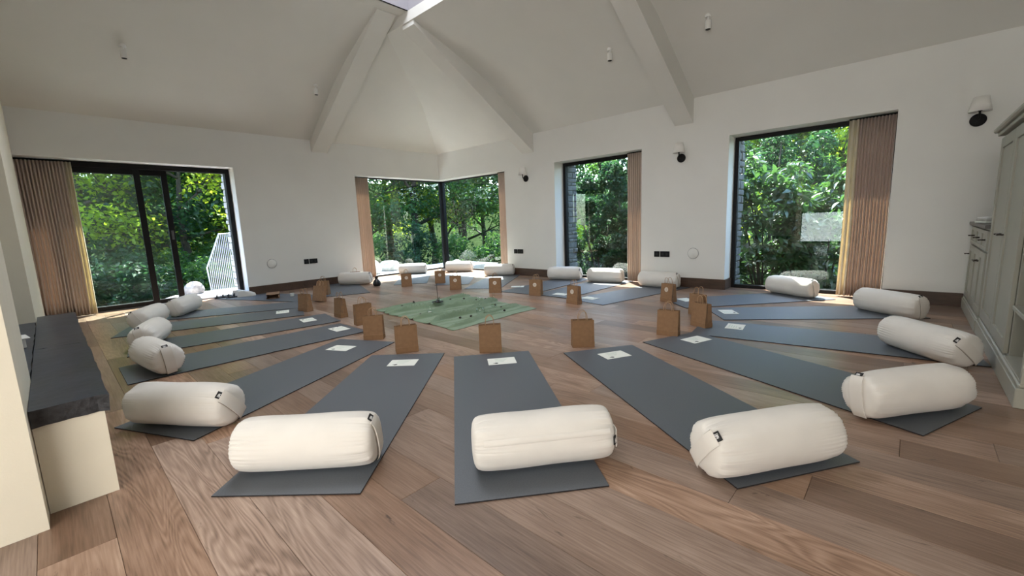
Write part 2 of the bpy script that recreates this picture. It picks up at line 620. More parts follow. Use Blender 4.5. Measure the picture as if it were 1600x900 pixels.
gm = MB()
xs = np.linspace(-120, 40, 81)
ys = np.linspace(-60, 120, 91)
gm.add([(x, y, min(ground_z(x, y), 13 + 1.5 * math.sin(x * 0.13 + y * 0.07)) if not (-8.5 < x < 2 and -4 < y < 7) else -0.3) for y in ys for x in xs],
       [(j * 81 + i, j * 81 + i + 1, (j + 1) * 81 + i + 1, (j + 1) * 81 + i) for j in range(90) for i in range(80)])
struct(gm.build('ground', 'soil', smooth='all'))
hl = MB()
for ring, (R, z) in enumerate(((55, -3), (75, 1.8), (95, 3.4), (130, 7.0), (170, 10.5))):
    for i in range(41):
        a = PI * 0.35 + PI * 0.9 * i / 40
        zz = z + (1.0 if ring else 0) * (math.sin(i * 0.9 + ring) + 0.7 * math.sin(i * 1.7))
        hl.v.append((R * math.cos(a), R * math.sin(a), zz))
for r in range(4):
    for i in range(40):
        hl.f.append((r * 41 + i, r * 41 + i + 1, (r + 1) * 41 + i + 1, (r + 1) * 41 + i))
        hl.mi.append(0)
struct(hl.build('hill', 'hill', smooth='all'))

# walls: the right wall (windows), the left wall (door, corner window)
def wall_with_openings(name, axis, a0, a1, t0, t1, holes, z0, z1, mat, side_fn=None):
    """axis 'x': wall runs along x between a0..a1, thickness y t0..t1; holes = (h0,h1,zb,zt)"""
    m = MB()
    def bx(p, q, za, zb):
        if q - p < 1e-4 or zb - za < 1e-4:
            return
        if axis == 'x':
            m.box(p, q, t0, t1, za, zb)
        else:
            m.box(t0, t1, p, q, za, zb)
    cur = a0
    for h0, h1, zb, zt in sorted(holes):
        bx(cur, h0, z0, z1)
        bx(h0, h1, z0, zb)
        bx(h0, h1, zt, z1)
        cur = h1
    bx(cur, a1, z0, z1)
    return struct(m.build(name, mat))


HR = [(-8.06, -5.985, -0.013, HEAD), (-4.755, -3.09, -0.013, HEAD), (-1.85, -0.18, -0.013, HEAD)]
HL = [(-0.166, 2.20, -0.013, HEAD + 0.01), (4.27, 6.34, -0.013, HEAD)]
wall_with_openings('wall_right', 'x', XW, XE, YW, YW + T_IN, HR, -0.12, ZW + 0.12, 'wall')
wall_with_openings('wall_left', 'y', YN - 0.5, YW, XW - T_IN, XW, HL, -0.12, ZW + 0.12, 'wall')
# lintel block over the corner (the two windows meet at a corner post)
struct(MB().box(XW - T_IN, XW, YW, YW + T_IN, HEAD, ZW + 0.12).build('trim_1', 'wall'))
# outer stone leaf
wo_ = wall_with_openings('wall_outside_right', 'x', -5.985, XE, YW + T_IN + 0.02, YW + T_OUT, [(-4.755, -3.09, -0.6, HEAD + 0.02), (-1.85, -0.18, -0.6, HEAD + 0.02)], -0.6, ZW, 'mortar')
wl_ = wall_with_openings('wall_outside_left', 'y', YN - 1.5, 4.27, XW - T_OUT, XW - T_IN - 0.02, [(-0.166, 2.20, -0.05, HEAD + 0.02)], -0.6, ZW, 'mortar')


def stones(parent, axis, at, face, t0, t1, z1, mat, seed):
    """rough quoin stones along an exterior reveal; axis 'x': jamb plane x=at facing +x"""
    r = random.Random(seed)
    z = -0.05
    k = 0
    while z < z1 - 0.04:
        h = min(r.uniform(0.06, 0.13), z1 - z)
        cuts = [t0, t0 + (t1 - t0) * r.uniform(0.35, 0.65), t1] if k % 2 else [t0, t1]
        for a, b in zip(cuts[:-1], cuts[1:]):
            pr = r.uniform(0.012, 0.035)
            m = MB()
            if axis == 'x':
                m.bbox(at - 0.12, at + pr * face, a + 0.004, b - 0.004, z + 0.005, z + h - 0.005, 0.012)
            else:
                m.bbox(a + 0.004, b - 0.004, min(at, at + 0.12) - pr, at + 0.12, z + 0.005, z + h - 0.005, 0.012)
            o = m.build('stone', mat, parent)
        z += h
        k += 1


stones(wo_, 'x', -4.755, 1, YW + T_IN + 0.05, YW + T_OUT + 0.05, HEAD, 'stone_dark', 1)
stones(wo_, 'x', -1.85, 1, YW + T_IN + 0.05, YW + T_OUT + 0.05, HEAD, 'stone_dark', 2)
stones(wl_, 'y', 2.20, -1, XW - T_OUT - 0.05, XW - T_IN - 0.05, HEAD, 'stone_light', 3)

# hearth wall (plane y = YN) with the fireplace opening, and the wall end beside the camera
m = MB()
def hw(x0, x1, z0, z1=None):
    n = max(1, int((x1 - x0) / 0.3))
    for i in range(n):
        a, b = x0 + (x1 - x0) * i / n, x0 + (x1 - x0) * (i + 1) / n
        za = z1 if z1 else zl(a - XW) + 0.05
        zb = z1 if z1 else zl(b - XW) + 0.05
        m.prism([(a, z0), (b, z0), (b, zb), (a, za)], 'y', YN - 0.50, YN)
hw(XW, -4.88, -0.012)
hw(-4.88, -2.88, 2.25)
hw(-2.88, XP, -0.012)
struct(m.build('wall_hearth', 'cream'))
struct(MB().box(-2.88, XP, -0.95, YN - 0.50, -0.012, ZFLAT + 0.1).build('wall_side', 'cream'))
struct(MB().box(-5.2, -2.88, YN - 0.75, YN - 0.50, -0.012, 3.9).build('wall_alcove', 'cream'))
wall_with_openings('wall_back', 'x', -5.2, XE, YB - 0.25, YB, [(-2.62, -1.15, 0.04, 1.04)], -0.12, ZFLAT + 0.1, 'wall')
struct(MB().box(-5.45, -5.2, YB - 0.25, YN - 0.5, -0.12, ZFLAT + 0.1).build('wall_rear_room', 'wall'))
struct(MB().box(XE, XE + 0.25, YB - 0.25, YW + T_IN, -0.12, ZFLAT + 0.1).build('wall_cabinets', 'wall'))
m = MB()
for q in ((-2.62, -2.57, 0.04, 1.04), (-1.20, -1.15, 0.04, 1.04), (-2.57, -1.20, 0.99, 1.04), (-2.57, -1.20, 0.04, 0.09)):
    m.box(q[0], q[1], YB - 0.14, YB - 0.08, q[2], q[3])
w5 = struct(m.build('window_5', 'black'))
MB().box(-2.57, -1.20, YB - 0.115, YB - 0.105, 0.09, 0.99).build('pane', 'glass', w5)
struct(MB().box(-9, 4, -9.3, -9.0, -0.2, 2.4).build('wall_reflector', 'wall'))  # unseen pale wall, added to show bright in the wide window's reflection
struct(MB().box(-9, 4, -9.0, YB - 0.26, -0.2, -0.05).build('terrace_rear', 'paving'))

# ceiling: two sloping faces meeting on the hip, a level field with the lantern opening
LX0, LX1, LY0, LY1 = -5.31, -2.45, 0.6, 3.82
cp = MB()
zs = np.linspace(2.645, 3.85, 25)
n = len(zs)
hip = [(XW + dinv(z, PROF_L), YW - dinv(z, PROF_R), float(z)) for z in zs]
cp.add([p for h in hip for p in (h, (XE, h[1], h[2]))], [(2 * i, 2 * i + 2, 2 * i + 3, 2 * i + 1) for i in range(n - 1)])
cp.add([p for h in hip for p in (h, (h[0], YN - 0.45, h[2]))], [(2 * i, 2 * i + 1, 2 * i + 3, 2 * i + 2) for i in range(n - 1)])
xh, xa = hip[-1][0], XW + 2.52
cp.add([(xh, LY1, 3.85), (xh, YN - 0.45, 3.85), (xa, YN - 0.45, ZFLAT), (xa, LY1, ZFLAT)], [(0, 1, 2, 3)])
cp.add([(xh, LY1, 3.85), (xa, LY1, ZFLAT), (XE, LY1, ZFLAT), (XE, LY1, 3.85)], [(0, 1, 2, 3)])


def flat(x0, x1, y0, y1):
    cp.add([(x0, y0, ZFLAT), (x1, y0, ZFLAT), (x1, y1, ZFLAT), (x0, y1, ZFLAT)], [(0, 3, 2, 1)])


flat(xa, LX0, YN - 0.45, LY1)
flat(LX0, LX1, YN - 0.45, LY0)
flat(LX1, XE, YN - 0.45, LY1)
flat(-5.2, XE, YB, YN - 0.45)
cel = struct(cp.build('ceiling', 'ceiling', smooth=20, fix=False))
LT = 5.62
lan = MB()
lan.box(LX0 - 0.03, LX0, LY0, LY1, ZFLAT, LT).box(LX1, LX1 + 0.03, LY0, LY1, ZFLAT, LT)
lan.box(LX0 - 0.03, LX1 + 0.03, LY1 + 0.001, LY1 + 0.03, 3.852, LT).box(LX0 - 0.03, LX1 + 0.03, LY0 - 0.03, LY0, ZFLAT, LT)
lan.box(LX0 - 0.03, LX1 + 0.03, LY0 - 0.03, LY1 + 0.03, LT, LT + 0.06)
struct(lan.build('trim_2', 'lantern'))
rf = MB()
for x0, x1, y0, y1 in ((XW - 0.5, LX0 - 0.05, YB - 0.3, YW + 0.5), (LX1 + 0.05, XE + 0.3, YB - 0.3, YW + 0.5), (LX0 - 0.05, LX1 + 0.05, YB - 0.3, LY0 - 0.05), (LX0 - 0.05, LX1 + 0.05, LY1 + 0.05, YW + 0.5)):
    rf.box(x0, x1, y0, y1, 4.2, 4.3)
struct(rf.build('roof', 'mortar'))


def beam(name, axis, a0, a1, bottom):
    """bottom: (d, z) from the wall inwards; the top is buried above the ceiling"""
    m = MB()
    zf = zc if axis == 'y' else zl
    def P(q, t):
        return (t, YW - q[0], q[1]) if axis == 'y' else (XW + q[0], t, q[1])
    top = [(d, max(zf(d), z) + 0.05) for d, z in bottom]
    for i in range(len(bottom) - 1):
        q = [bottom[i], bottom[i + 1], top[i + 1], top[i]]
        m.add([P(k, a0) for k in q] + [P(k, a1) for k in q], [(0, 1, 2, 3), (7, 6, 5, 4), (0, 4, 5, 1)])
    m.add([P(bottom[-1], a0), P(bottom[-1], a1), P(top[-1], a1), P(top[-1], a0)], [(0, 1, 2, 3)])
    m.add([P(bottom[0], a0), P(bottom[0], a1), P(top[0], a1), P(top[0], a0)], [(0, 1, 2, 3)])
    return struct(m.build(name, 'ceiling'))


def dens(pts):
    d = np.linspace(pts[0][0], pts[-1][0], 16)
    return [(float(x), float(np.interp(x, [p[0] for p in pts], [p[1] for p in pts]))) for x in d]


beam('beam', 'y', -5.49, -5.22, dens([(0, 2.315), (2.505, 3.79)]))
beam('beam', 'y', -2.586, -2.325, dens([(0, 2.317), (2.505, 3.79)]))
beam('beam', 'x', 3.474, 3.766, dens([(0, 2.44), (2.52, 3.970)]))

# baseboards
BH, BT = 0.14, 0.02
def bb(m, x0, x1, y0, y1):
    m.bbox(x0, x1, y0, y1, 0.0, BH, 0.003)
m = MB(); bb(m, -5.985, -4.755, YW - BT, YW); bb(m, -4.775, -4.755 + BT, YW - BT, YW + 0.25)
bb(m, -3.09, -1.85, YW - BT, YW); bb(m, -1.85, -1.85 + BT, YW - BT, YW + 0.27); bb(m, -0.18, 0.46, YW - BT, YW)
struct(m.build('baseboard_right', 'skirting'))
m = MB(); bb(m, XW, XW + BT, 2.20, 4.27)
struct(m.build('baseboard_left', 'skirting'))

# ------------------------------------------------------------------ windows and the sliding door
GY = YW + T_IN - 0.03      # glazing plane of the right wall
GX = XW - T_IN + 0.03


def win_frame(m, x0, x1, z0, z1, w, y0, y1, axis='x', sill=None):
    def bx(a, b, za, zb):
        if axis == 'x':
            m.bbox(a, b, y0, y1, za, zb, 0.003)
        else:
            m.bbox(y0, y1, a, b, za, zb, 0.003)
    bx(x0, x0 + w, z0, z1)
    bx(x1 - w, x1, z0, z1)
    bx(x0 + w, x1 - w, z1 - w, z1)
    bx(x0 + w, x1 - w, z0, z0 + (sill or w))


def window(name, x0, x1, axis='x', w=0.045, sill=None):
    m = MB()
    if axis == 'x':
        win_frame(m, x0, x1, 0.0, HEAD - 0.005, w, GY - 0.035, GY + 0.035, 'x', sill)
    else:
        win_frame(m, x0, x1, 0.0, HEAD - 0.005, w, GX - 0.035, GX + 0.035, 'y', sill)
    o = struct(m.build(name, 'black'))
    p = MB()
    s = sill or w
    if axis == 'x':
        p.box(x0 + w, x1 - w, GY - 0.004, GY + 0.004, s, HEAD - 0.005 - w)
    else:
        p.box(GX - 0.004, GX + 0.004, x0 + w, x1 - w, s, HEAD - 0.005 - w)
    p.build('pane', 'glass', o)
    return o


window('window_1', 4.275, GY - 0.055, 'y', 0.02, 0.03)
window('window_2', GX + 0.055, -5.99, 'x', 0.02, 0.03)
window('window_3', -4.75, -3.095, 'x', 0.055, 0.04)
window('window_4', -1.845, -0.185, 'x', 0.05, 0.045)
po = MB()
po.bbox(GX - 0.06, GX + 0.055, GY - 0.055, GY + 0.06, 0.0, HEAD, 0.006)
struct(po.build('trim_3', 'black'))

dr = struct(MB().bbox(GX - 0.07, GX + 0.05, -0.16, 2.195, 2.01, 2.08, 0.004).bbox(GX - 0.07, GX + 0.05, 2.135, 2.195, 0.0, 2.01, 0.004).bbox(GX - 0.07, GX + 0.05, -0.16, -0.10, 0.0, 2.01, 0.004).build('door_1', 'black'))
MB().bbox(GX - 0.09, GX + 0.06, -0.16, 2.195, -0.002, 0.018, 0.003).build('threshold', 'grey_rail', dr)


def sash(name, y0, y1, x, bot):
    m = MB()
    win_frame(m, y0, y1, 0.02, 2.01, 0.075, x - 0.022, x + 0.022, 'y', bot)
    o = m.build(name, ['black'], dr)
    MB().box(x - 0.004, x + 0.004, y0 + 0.075, y1 - 0.075, 0.02 + bot, 2.01 - 0.075).build('pane', 'glass', o)
    return o


sash('fixed_sash', -0.10, 1.065, GX + 0.018, 0.06)
s2 = sash('sliding_sash', 0.22, 1.385, GX - 0.036, 0.06)
MB().bbox(GX - 0.014, GX - 0.002, 1.335, 1.365, 0.98, 1.12, 0.003).build('handle', 'grey_rail', s2)
MB().bbox(GX - 0.01, GX + 0.03, 2.125, 2.137, 1.02, 1.10, 0.003).build('door_keep', 'grey_rail', dr)


# ------------------------------------------------------------------ curtains
def curtain(label, p0, p1, folds, amp, z0=0.015, z1=2.05, sunlit_edge=0.0, sunlit_edge_side=0, seed=0):
    p0, p1 = Vector((p0[0], p0[1], 0)), Vector((p1[0], p1[1], 0))
    t = (p1 - p0)
    L = t.length
    t.normalize()
    nn = Vector((-t.y, t.x, 0))
    mid = (p0 + p1) / 2
    root = thing('curtain', label, 'curtain', (mid.x, mid.y, z0), 0, 'pleated linen curtains at the windows')
    r = random.Random(seed)
    ph = [r.uniform(0, 6) for _ in range(4)]

    def sheet(a, b, name, mat, fl, off):
        m = MB()
        nu, nv = fl * 10, 10
        for j in range(nv + 1):
            v = j / nv
            for i in range(nu + 1):
                u = a + (b - a) * i / nu
                w = amp * (1 - 0.25 * v) * math.sin(2 * PI * fl * i / nu + 0.5 * math.sin(u * 9 + ph[0])) + amp * 0.3 * (1 - v) * math.sin(2 * PI * fl * 0.5 * i / nu + ph[1] + 1.5 * v)
                s = (u - 0.5) * L * (1 - 0.02 * math.sin(v * 3)) + 0.006 * math.sin(7 * v + ph[2]) * (1 - v)
                q = mid + t * s + nn * (w + off) - Vector((mid.x, mid.y, 0))
                m.v.append((q.x, q.y, (z1 - z0) * v))
        for j in range(nv):
            for i in range(nu):
                k = j * (nu + 1) + i
                m.f.append((k, k + 1, k + nu + 2, k + nu + 1))
                m.mi.append(0)
        o = m.build(name, mat, root, smooth='all')
        md = o.modifiers.new('thickness', 'SOLIDIFY')
        md.thickness = 0.003
        return o
    if sunlit_edge:
        if sunlit_edge_side == 0:
            sheet(0, sunlit_edge, 'sunlit_edge', 'sunlit_edge', max(2, int(folds * sunlit_edge)), 0)
            sheet(sunlit_edge, 1, 'drape', 'curtain', folds, 0)
        else:
            sheet(1 - sunlit_edge, 1, 'sunlit_edge', 'sunlit_edge', max(2, int(folds * sunlit_edge)), 0)
            sheet(0, 1 - sunlit_edge, 'drape', 'curtain', folds, 0)
    else:
        sheet(0, 1, 'drape', 'curtain', folds, 0)
    h = MB()
    a, b = -t * L / 2, t * L / 2
    h.tube([(a.x, a.y, z1 - z0 + 0.008), (b.x, b.y, z1 - z0 + 0.008)], 0.009, 8)
    h.build('curtain_track', 'black', root)
    return root


curtain('taupe linen curtain bunched beside the sliding door, above the slate hearth', (-8.215, -0.155), (-8.215, 0.37), 14, 0.030, sunlit_edge=0.13, sunlit_edge_side=1, seed=1)
curtain('sunlit peach linen curtain on the wall-socket side of the corner window', (-8.21, 4.30), (-8.21, 4.63), 8, 0.026, seed=2)
curtain('slim peach linen curtain at corner window, next to a wall lamp', (-6.30, 6.47), (-6.01, 6.47), 7, 0.024, seed=3)
curtain('slim taupe linen curtain of the narrow window between two wall lamps', (-3.40, 6.47), (-3.11, 6.47), 8, 0.026, seed=4)
curtain('wide taupe linen curtain with pale sunlit edge, beside the painted cabinets', (-0.60, 6.47), (-0.185, 6.47), 11, 0.032, sunlit_edge=0.22, sunlit_edge_side=0, seed=5)


# ------------------------------------------------------------------ hearth bench
hb = thing('hearth_bench', 'cream plastered hearth bench topped with dark riven slate', 'bench', (-3.75, -0.15, 0))
MB().prism([(-1.45, 0.022), (-1.12, 0.022), (-1.12, -0.45), (0.862, -0.45), (0.862, 0.022), (1.41, 0.022), (1.41, 0.22), (-1.45, 0.22)], 'z', 0.0, 0.352).build('plinth', 'cream', hb)
sl = MB()
def slab(x0, x1, seed, y0=0.022, yd=0.218):
    r = random.Random(seed)
    nx, ny = 18, 6
    top = []
    for j in range(ny + 1):
        for i in range(nx + 1):
            x = x0 + (x1 - x0) * i / nx
            y = y0 + yd * j / ny
            e = 0
            if j == ny:
                y += r.uniform(-0.004, 0.004)
            if i == nx and x1 > 1.4:
                x += r.uniform(-0.012, 0.012)
            z = 0.42 + 0.0025 * math.sin(x * 5 + y * 4) + r.uniform(-0.0012, 0.0012)
            top.append((x, y, z))
    o = len(sl.v)
    sl.v += top
    sl.v += [(x + (0.0 if (k % (nx + 1)) < nx else r.uniform(-0.03, -0.004)), y - (r.uniform(0.0, 0.025) if k // (nx + 1) == ny else 0), 0.352) for k, (x, y, z) in enumerate(top)]
    N = (nx + 1) * (ny + 1)
    for j in range(ny):
        for i in range(nx):
            k = o + j * (nx + 1) + i
            sl.f.append((k, k + 1, k + nx + 2, k + nx + 1)); sl.mi.append(0)
            k += N
            sl.f.append((k, k + nx + 1, k + nx + 2, k + 1)); sl.mi.append(0)
    for i in range(nx):
        for j in (0, ny):
            k = o + j * (nx + 1) + i
            sl.f.append((k, k + 1, k + 1 + N, k + N)); sl.mi.append(1)
    for j in range(ny):
        for i in (0, nx):
            k = o + j * (nx + 1) + i
            sl.f.append((k, k + nx + 1, k + nx + 1 + N, k + N)); sl.mi.append(1)
slab(-1.49, 0.12, 1)
sl.build('slate_slab', ['slate', 'slate_edge'], hb, smooth=40)
sl = MB()
slab(0.122, 1.44, 2)
sl.build('slate_slab', ['slate', 'slate_edge'], hb, smooth=40)
sl = MB()
slab(-1.12, 0.862, 3, -0.46, 0.478)
sl.build('slate_slab', ['slate', 'slate_edge'], hb, smooth=40)
bxw = thing('card_box', 'small white open card box lying on the slate hearth', 'box', (-3.80, -0.215, 0.4235), 0.15)
MB().bbox(-0.07, 0.07, -0.05, 0.05, 0, 0.05, 0.003).build('tray', 'white', bxw)
MB().bbox(-0.072, 0.072, -0.052, 0.07, 0.05, 0.058, 0.002).build('lid', 'white', bxw)

# ------------------------------------------------------------------ yoga mats
MATS = {}
ML, MW, MT = 1.83, 0.60, 0.005


def yoga_mat(key, inner, outer_dir, label, wr=0.0, L=ML):
    """inner = midpoint of the inner end, outer_dir = direction towards the bolster end"""
    d = Vector((outer_dir[0], outer_dir[1], 0)).normalized()
    c = Vector((inner[0], inner[1], 0)) + d * L / 2
    nx, ny = 36, 8
    m = MB()
    r = random.Random(key)
    N = (nx + 1) * (ny + 1)
    for lay in (0, 1):
        for j in range(ny + 1):
            for i in range(nx + 1):
                x, y = -L / 2 + L * i / nx, -MW / 2 + MW * j / ny
                e = max(0, abs(2 * x / L)) ** 8
                bmp = wr * (0.5 + 0.5 * math.sin(x * 23 + y * 3 + len(key))) ** 6 * (0.4 + 0.6 * abs(math.sin(y * 6)))
                m.v.append((x, y, (0.0008 + bmp + (MT if lay else 0))))
    for j in range(ny):
        for i in range(nx):
            k = j * (nx + 1) + i
            m.f.append((k, k + nx + 1, k + nx + 2, k + 1)); m.mi.append(1)
            k += N
            m.f.append((k, k + 1, k + nx + 2, k + nx + 1)); m.mi.append(0)
    for i in range(nx):
        for j in (0, ny):
            k = j * (nx + 1) + i
            m.f.append((k, k + 1, k + 1 + N, k + N)); m.mi.append(1)
    for j in range(ny):
        for i in (0, nx):
            k = j * (nx + 1) + i
            m.f.append((k, k + nx + 1, k + nx + 1 + N, k + N)); m.mi.append(1)
    o = m.build('yoga_mat', ['mat_top', 'mat_edge'], None, smooth=40)
    o.location = (c.x, c.y, 0.0)
    o.rotation_euler = (0, 0, math.atan2(d.y, d.x))
    tag(o, label, 'mat', 'grey yoga mats laid in a ring')
    MATS[key] = (Vector((inner[0], inner[1], 0)), d)
    return o


mats = [
    ('m1', (-2.39, 2.30), (1.414, -1.172), 'grey yoga mat under the zip-flap bolster, nearest the bottom centre', 0),
    ('m2', (-2.944, 1.884), (1.219, -1.394), 'grey yoga mat between the zip-flap bolster mat and the hearth side mats', 0),
    ('m3', (-3.644, 1.902), (0.777, -1.656), 'grey yoga mat whose dark corner ends nearest the slate bench end', 0),
    ('m4', (-4.28, 2.09), (-0.01, -1.72), 'grey yoga mat under the bolster standing end-on by the bench', 0.003),
    ('m5', (-4.99, 2.20), (-0.24, -1.76), 'creased grey yoga mat under the bolster half hidden beside the bench', 0.003),
    ('m6', (-5.72, 2.15), (-0.58, -1.63), 'grey yoga mat of the bolster with shaded round end by the door', 0),
    ('m7', (-6.30, 2.34), (-0.62, -1.20), 'grey yoga mat ending at bolster before the open sliding door', 0),
    ('m8', (-6.55, 2.72), (-1.5, -0.62), 'grey yoga mat running toward the shoes at the open door', 0),
    ('m9', (-6.47, 3.18), (-1.15, 0.42), 'grey yoga mat by the wall bolster and black vase', 0),
    ('m10', (-6.62, 4.40), (-1.42, 1.16), 'sunlit grey yoga mat before the left pane of the corner window', 0),
    ('m11', (-5.83, 4.72), (-1.30, 1.42), 'sunlit grey yoga mat pointing at the black corner post', 0),
    ('m12', (-5.0, 4.66), (-0.85, 1.42), 'sunlit grey yoga mat toward the bolster below corner window curtain', 0),
    ('m13', (-4.25, 4.62), (-0.10, 1.5), 'shaded grey yoga mat meeting the bolster beside the narrow window frame', 0),
    ('m14', (-3.62, 4.66), (0.02, 1.5), 'grey yoga mat leading to the sun patch at narrow window', 0),
    ('m15', (-2.97, 4.55), (0.32, 1.5), 'grey yoga mat before bolster between narrow and wide windows', 0),
    ('m16', (-2.02, 5.02), (1.12, 1.25), 'bluish lit yoga mat leading to the wide window glass', 0),
    ('m17', (-1.46, 4.70), (1.30, 0.92), 'yoga mat leading to the bolster under the wide taupe curtain', 0),
    ('m18', (-1.40, 4.06), (1.38, 0.18), 'yoga mat leading to the bolster closest to the cabinets', 0),
    ('m19', (-1.464, 3.56), (1.658, -0.678), 'long grey mat under the broad-strapped bolster near the cabinets', 0),
    ('m20', (-1.775, 2.904), (1.503, -0.982), 'long grey mat under the frontmost bolster with black printed tag', 0),
]
for i, (k, a, d, lab, wr) in enumerate(mats):
    o = yoga_mat(k, a, d, lab, wr)
    o.location.z = 0.0006 * (i % 2) + 0.0002


# ------------------------------------------------------------------ bolsters
BR, BL = 0.116, 0.575


def bolster_meshes(seed):
    r = random.Random(seed)
    nu = 128
    prof = []           # (s along axis, radius factor, pleat factor)
    H = BL / 2
    # end face (dome) -> rim -> body -> rim -> end face
    half = [(-H - 0.016, 0.0, 0), (-H - 0.0158, 0.25, 0), (-H - 0.014, 0.50, 0.1), (-H - 0.010, 0.70, 0.35), (-H - 0.003, 0.84, 0.7), (-H + 0.005, 0.915, 1.0),
            (-H + 0.018, 0.962, 1.0), (-H + 0.034, 0.985, 0.9), (-H + 0.055, 0.998, 0.65), (-H + 0.085, 1.006, 0.35), (-H + 0.13, 1.012, 0.12), (-H + 0.19, 1.015, 0.02), (-H + 0.25, 1.016, 0)]
    rings = half + [(-s, f, p) for s, f, p in reversed(half)]
    pl = [[(r.uniform(0.25, 1.0), r.uniform(0, 6.28), r.choice((29, 33, 38, 43, 47))) for _ in range(4)] for _ in range(2)]
    dents = [(r.uniform(0, 6.28), r.uniform(-0.15, 0.15), r.uniform(0.002, 0.006)) for _ in range(4)]
    m = MB()
    sag = 0.93
    for q, (s, f, p) in enumerate(rings):
        side = 0 if q < len(half) else 1
        for i in range(nu):
            a = 2 * PI * i / nu
            w = sum(A * math.sin(a * k + ph) for A, ph, k in pl[side]) / 4
            w = -abs(w) * 0.040 * p
            dn = -sum(D_ * max(0, math.cos(a - a0)) ** 6 * math.exp(-((s - s0) / 0.12) ** 2) for a0, s0, D_ in dents)
            rad = BR * f * (1 + w / BR * 0.8) + dn * (f > 0.9)
            m.v.append((s, rad * math.cos(a), rad * math.sin(a)))
    for q in range(len(rings) - 1):
        for i in range(nu):
            i2 = (i + 1) % nu
            m.f.append((q * nu + i, q * nu + i2, (q + 1) * nu + i2, (q + 1) * nu + i)); m.mi.append(0)
    return m.mesh('cover', 'bolster', smooth='all')


BM = [bolster_meshes(s) for s in (11, 12, 13)]
H_ = BL / 2


def strap_mesh():
    """carry strap across the end at +x, dome following, running in local z"""
    m = MB()
    n = 14
    hw_ = 0.032
    for i in range(n + 1):
        z = -0.102 + 0.204 * i / n
        f = abs(z) / BR
        x = H_ + np.interp(f, [0, 0.25, 0.5, 0.70, 0.84, 0.915], [0.0165, 0.0163, 0.0145, 0.0105, 0.0045, -0.004]) + 0.004
        for y in (-hw_, hw_):
            m.v.append((x, y, z))
        for y in (-hw_, hw_):
            m.v.append((x + 0.0035 + 0.002 * math.sin(PI * i / n), y, z))
    for i in range(n):
        k = 4 * i
        for a, b in ((2, 3), (1, 0), (0, 2), (3, 1)):
            m.f.append((k + a, k + b, k + 4 + b, k + 4 + a)); m.mi.append(0)
    m.f += [(0, 1, 3, 2), (4 * n, 4 * n + 2, 4 * n + 3, 4 * n + 1)]
    m.mi += [0, 0]
    return m.mesh('strap', 'strap', smooth=50)


def strap_shadow_mesh():  # dark line beside the strap, its slim shadow drawn as a thin tube
    m = MB()
    for y in (-0.0335,):
        pts = [(H_ + float(np.interp(abs(z) / BR, [0, 0.25, 0.5, 0.70, 0.84], [0.0165, 0.0163, 0.0145, 0.0105, 0.0045])) + 0.003, y, z) for z in np.linspace(-0.098, 0.098, 12)]
        m.tube(pts, 0.0016, 5)
    return m.mesh('strap_shadow', 'strap_shade', smooth='all')


def tag_mesh():
    m = MB()
    m.bbox(H_ + 0.0, H_ + 0.004, -0.019, 0.019, 0.0, 0.026, 0.001)
    return m.mesh('tag', 'tag', smooth=40)


def tagprint_mesh():
    m = MB()
    for y0, y1, z0, z1 in ((-0.006, -0.002, 0.006, 0.019), (-0.0005, 0.004, 0.009, 0.018), (0.0055, 0.0075, 0.006, 0.017), (-0.0105, -0.0085, 0.004, 0.02)):
        m.box(H_ + 0.0041, H_ + 0.0045, y0, y1, z0, z1)
    return m.mesh('tag_print', 'print_white')


def flap_mesh():
    """zip flap along the body, along +y side (local angle 0)"""
    m = MB()
    n = 26
    for i in range(n + 1):
        s = -H_ + 0.03 + (BL - 0.05) * i / n
        for (a, e) in ((-0.085, 0.0018), (0.0, 0.0055), (0.10, 0.0050), (0.13, 0.0010)):
            rr = BR * 1.016 * float(np.interp(abs(s), [0, H_ - 0.13, H_ - 0.055, H_ - 0.02], [1, 0.996, 0.982, 0.95])) + e + 0.0008 * math.sin(s * 60)
            m.v.append((s, rr * math.cos(a), rr * math.sin(a)))
    for i in range(n):
        for j in range(3):
            k = 4 * i + j
            m.f.append((k, k + 4, k + 5, k + 1)); m.mi.append(0)
    return m.mesh('zip_flap', 'bolster', smooth='all', fix=False)


ME_S, ME_ST, ME_T, ME_TP, ME_F = strap_mesh(), strap_shadow_mesh(), tag_mesh(), tagprint_mesh(), flap_mesh()


def bolster(mid, direction, label, roll=0.0, variant=0, flap=None, on_mat=True, scale=1.0, strap=True):
    """direction = axis direction pointing at the end with the strap"""
    d = Vector((direction[0], direction[1], 0)).normalized()
    z0 = (MT + 0.001) if on_mat else 0.0
    root = thing('bolster', label, 'cushion', (mid[0], mid[1], z0), math.atan2(d.y, d.x), 'cream cotton bolsters around the ring of mats')
    root.scale = (scale, 1, 1)
    zc_ = BR * 0.985
    b = link('cover', BM[variant], root, (0, 0, zc_), (roll * 0.7 + variant, 0, 0))
    if strap:
        s = link('strap', ME_S, root, (0, 0, zc_), (roll, 0, 0))
        link('strap_shadow', ME_ST, s)
        t = link('tag', ME_T, root, (0, 0, zc_), (roll, 0, 0))
        t.matrix_local = Matrix.Translation((0, 0, zc_)) @ Matrix.Rotation(roll, 4, 'X') @ Matrix.Translation((0.0, 0, BR * 0.80)) @ Matrix.Translation((H_ + 0.004, 0, 0)) @ Matrix.Rotation(-0.75, 4, 'Y') @ Matrix.Translation((-H_ + 0.004, 0, 0))
        tag(t, 'black woven tag with tiny white print')
        link('tag_print', ME_TP, t)['kind'] = 'stuff'
    if flap is not None:
        link('zip_flap', ME_F, root, (0, 0, zc_), (flap, 0, 0))
    return root


def bo(mid, a, b, *args, **kw):
    return bolster(mid, (b[0] - a[0], b[1] - a[1]), *args, **kw)


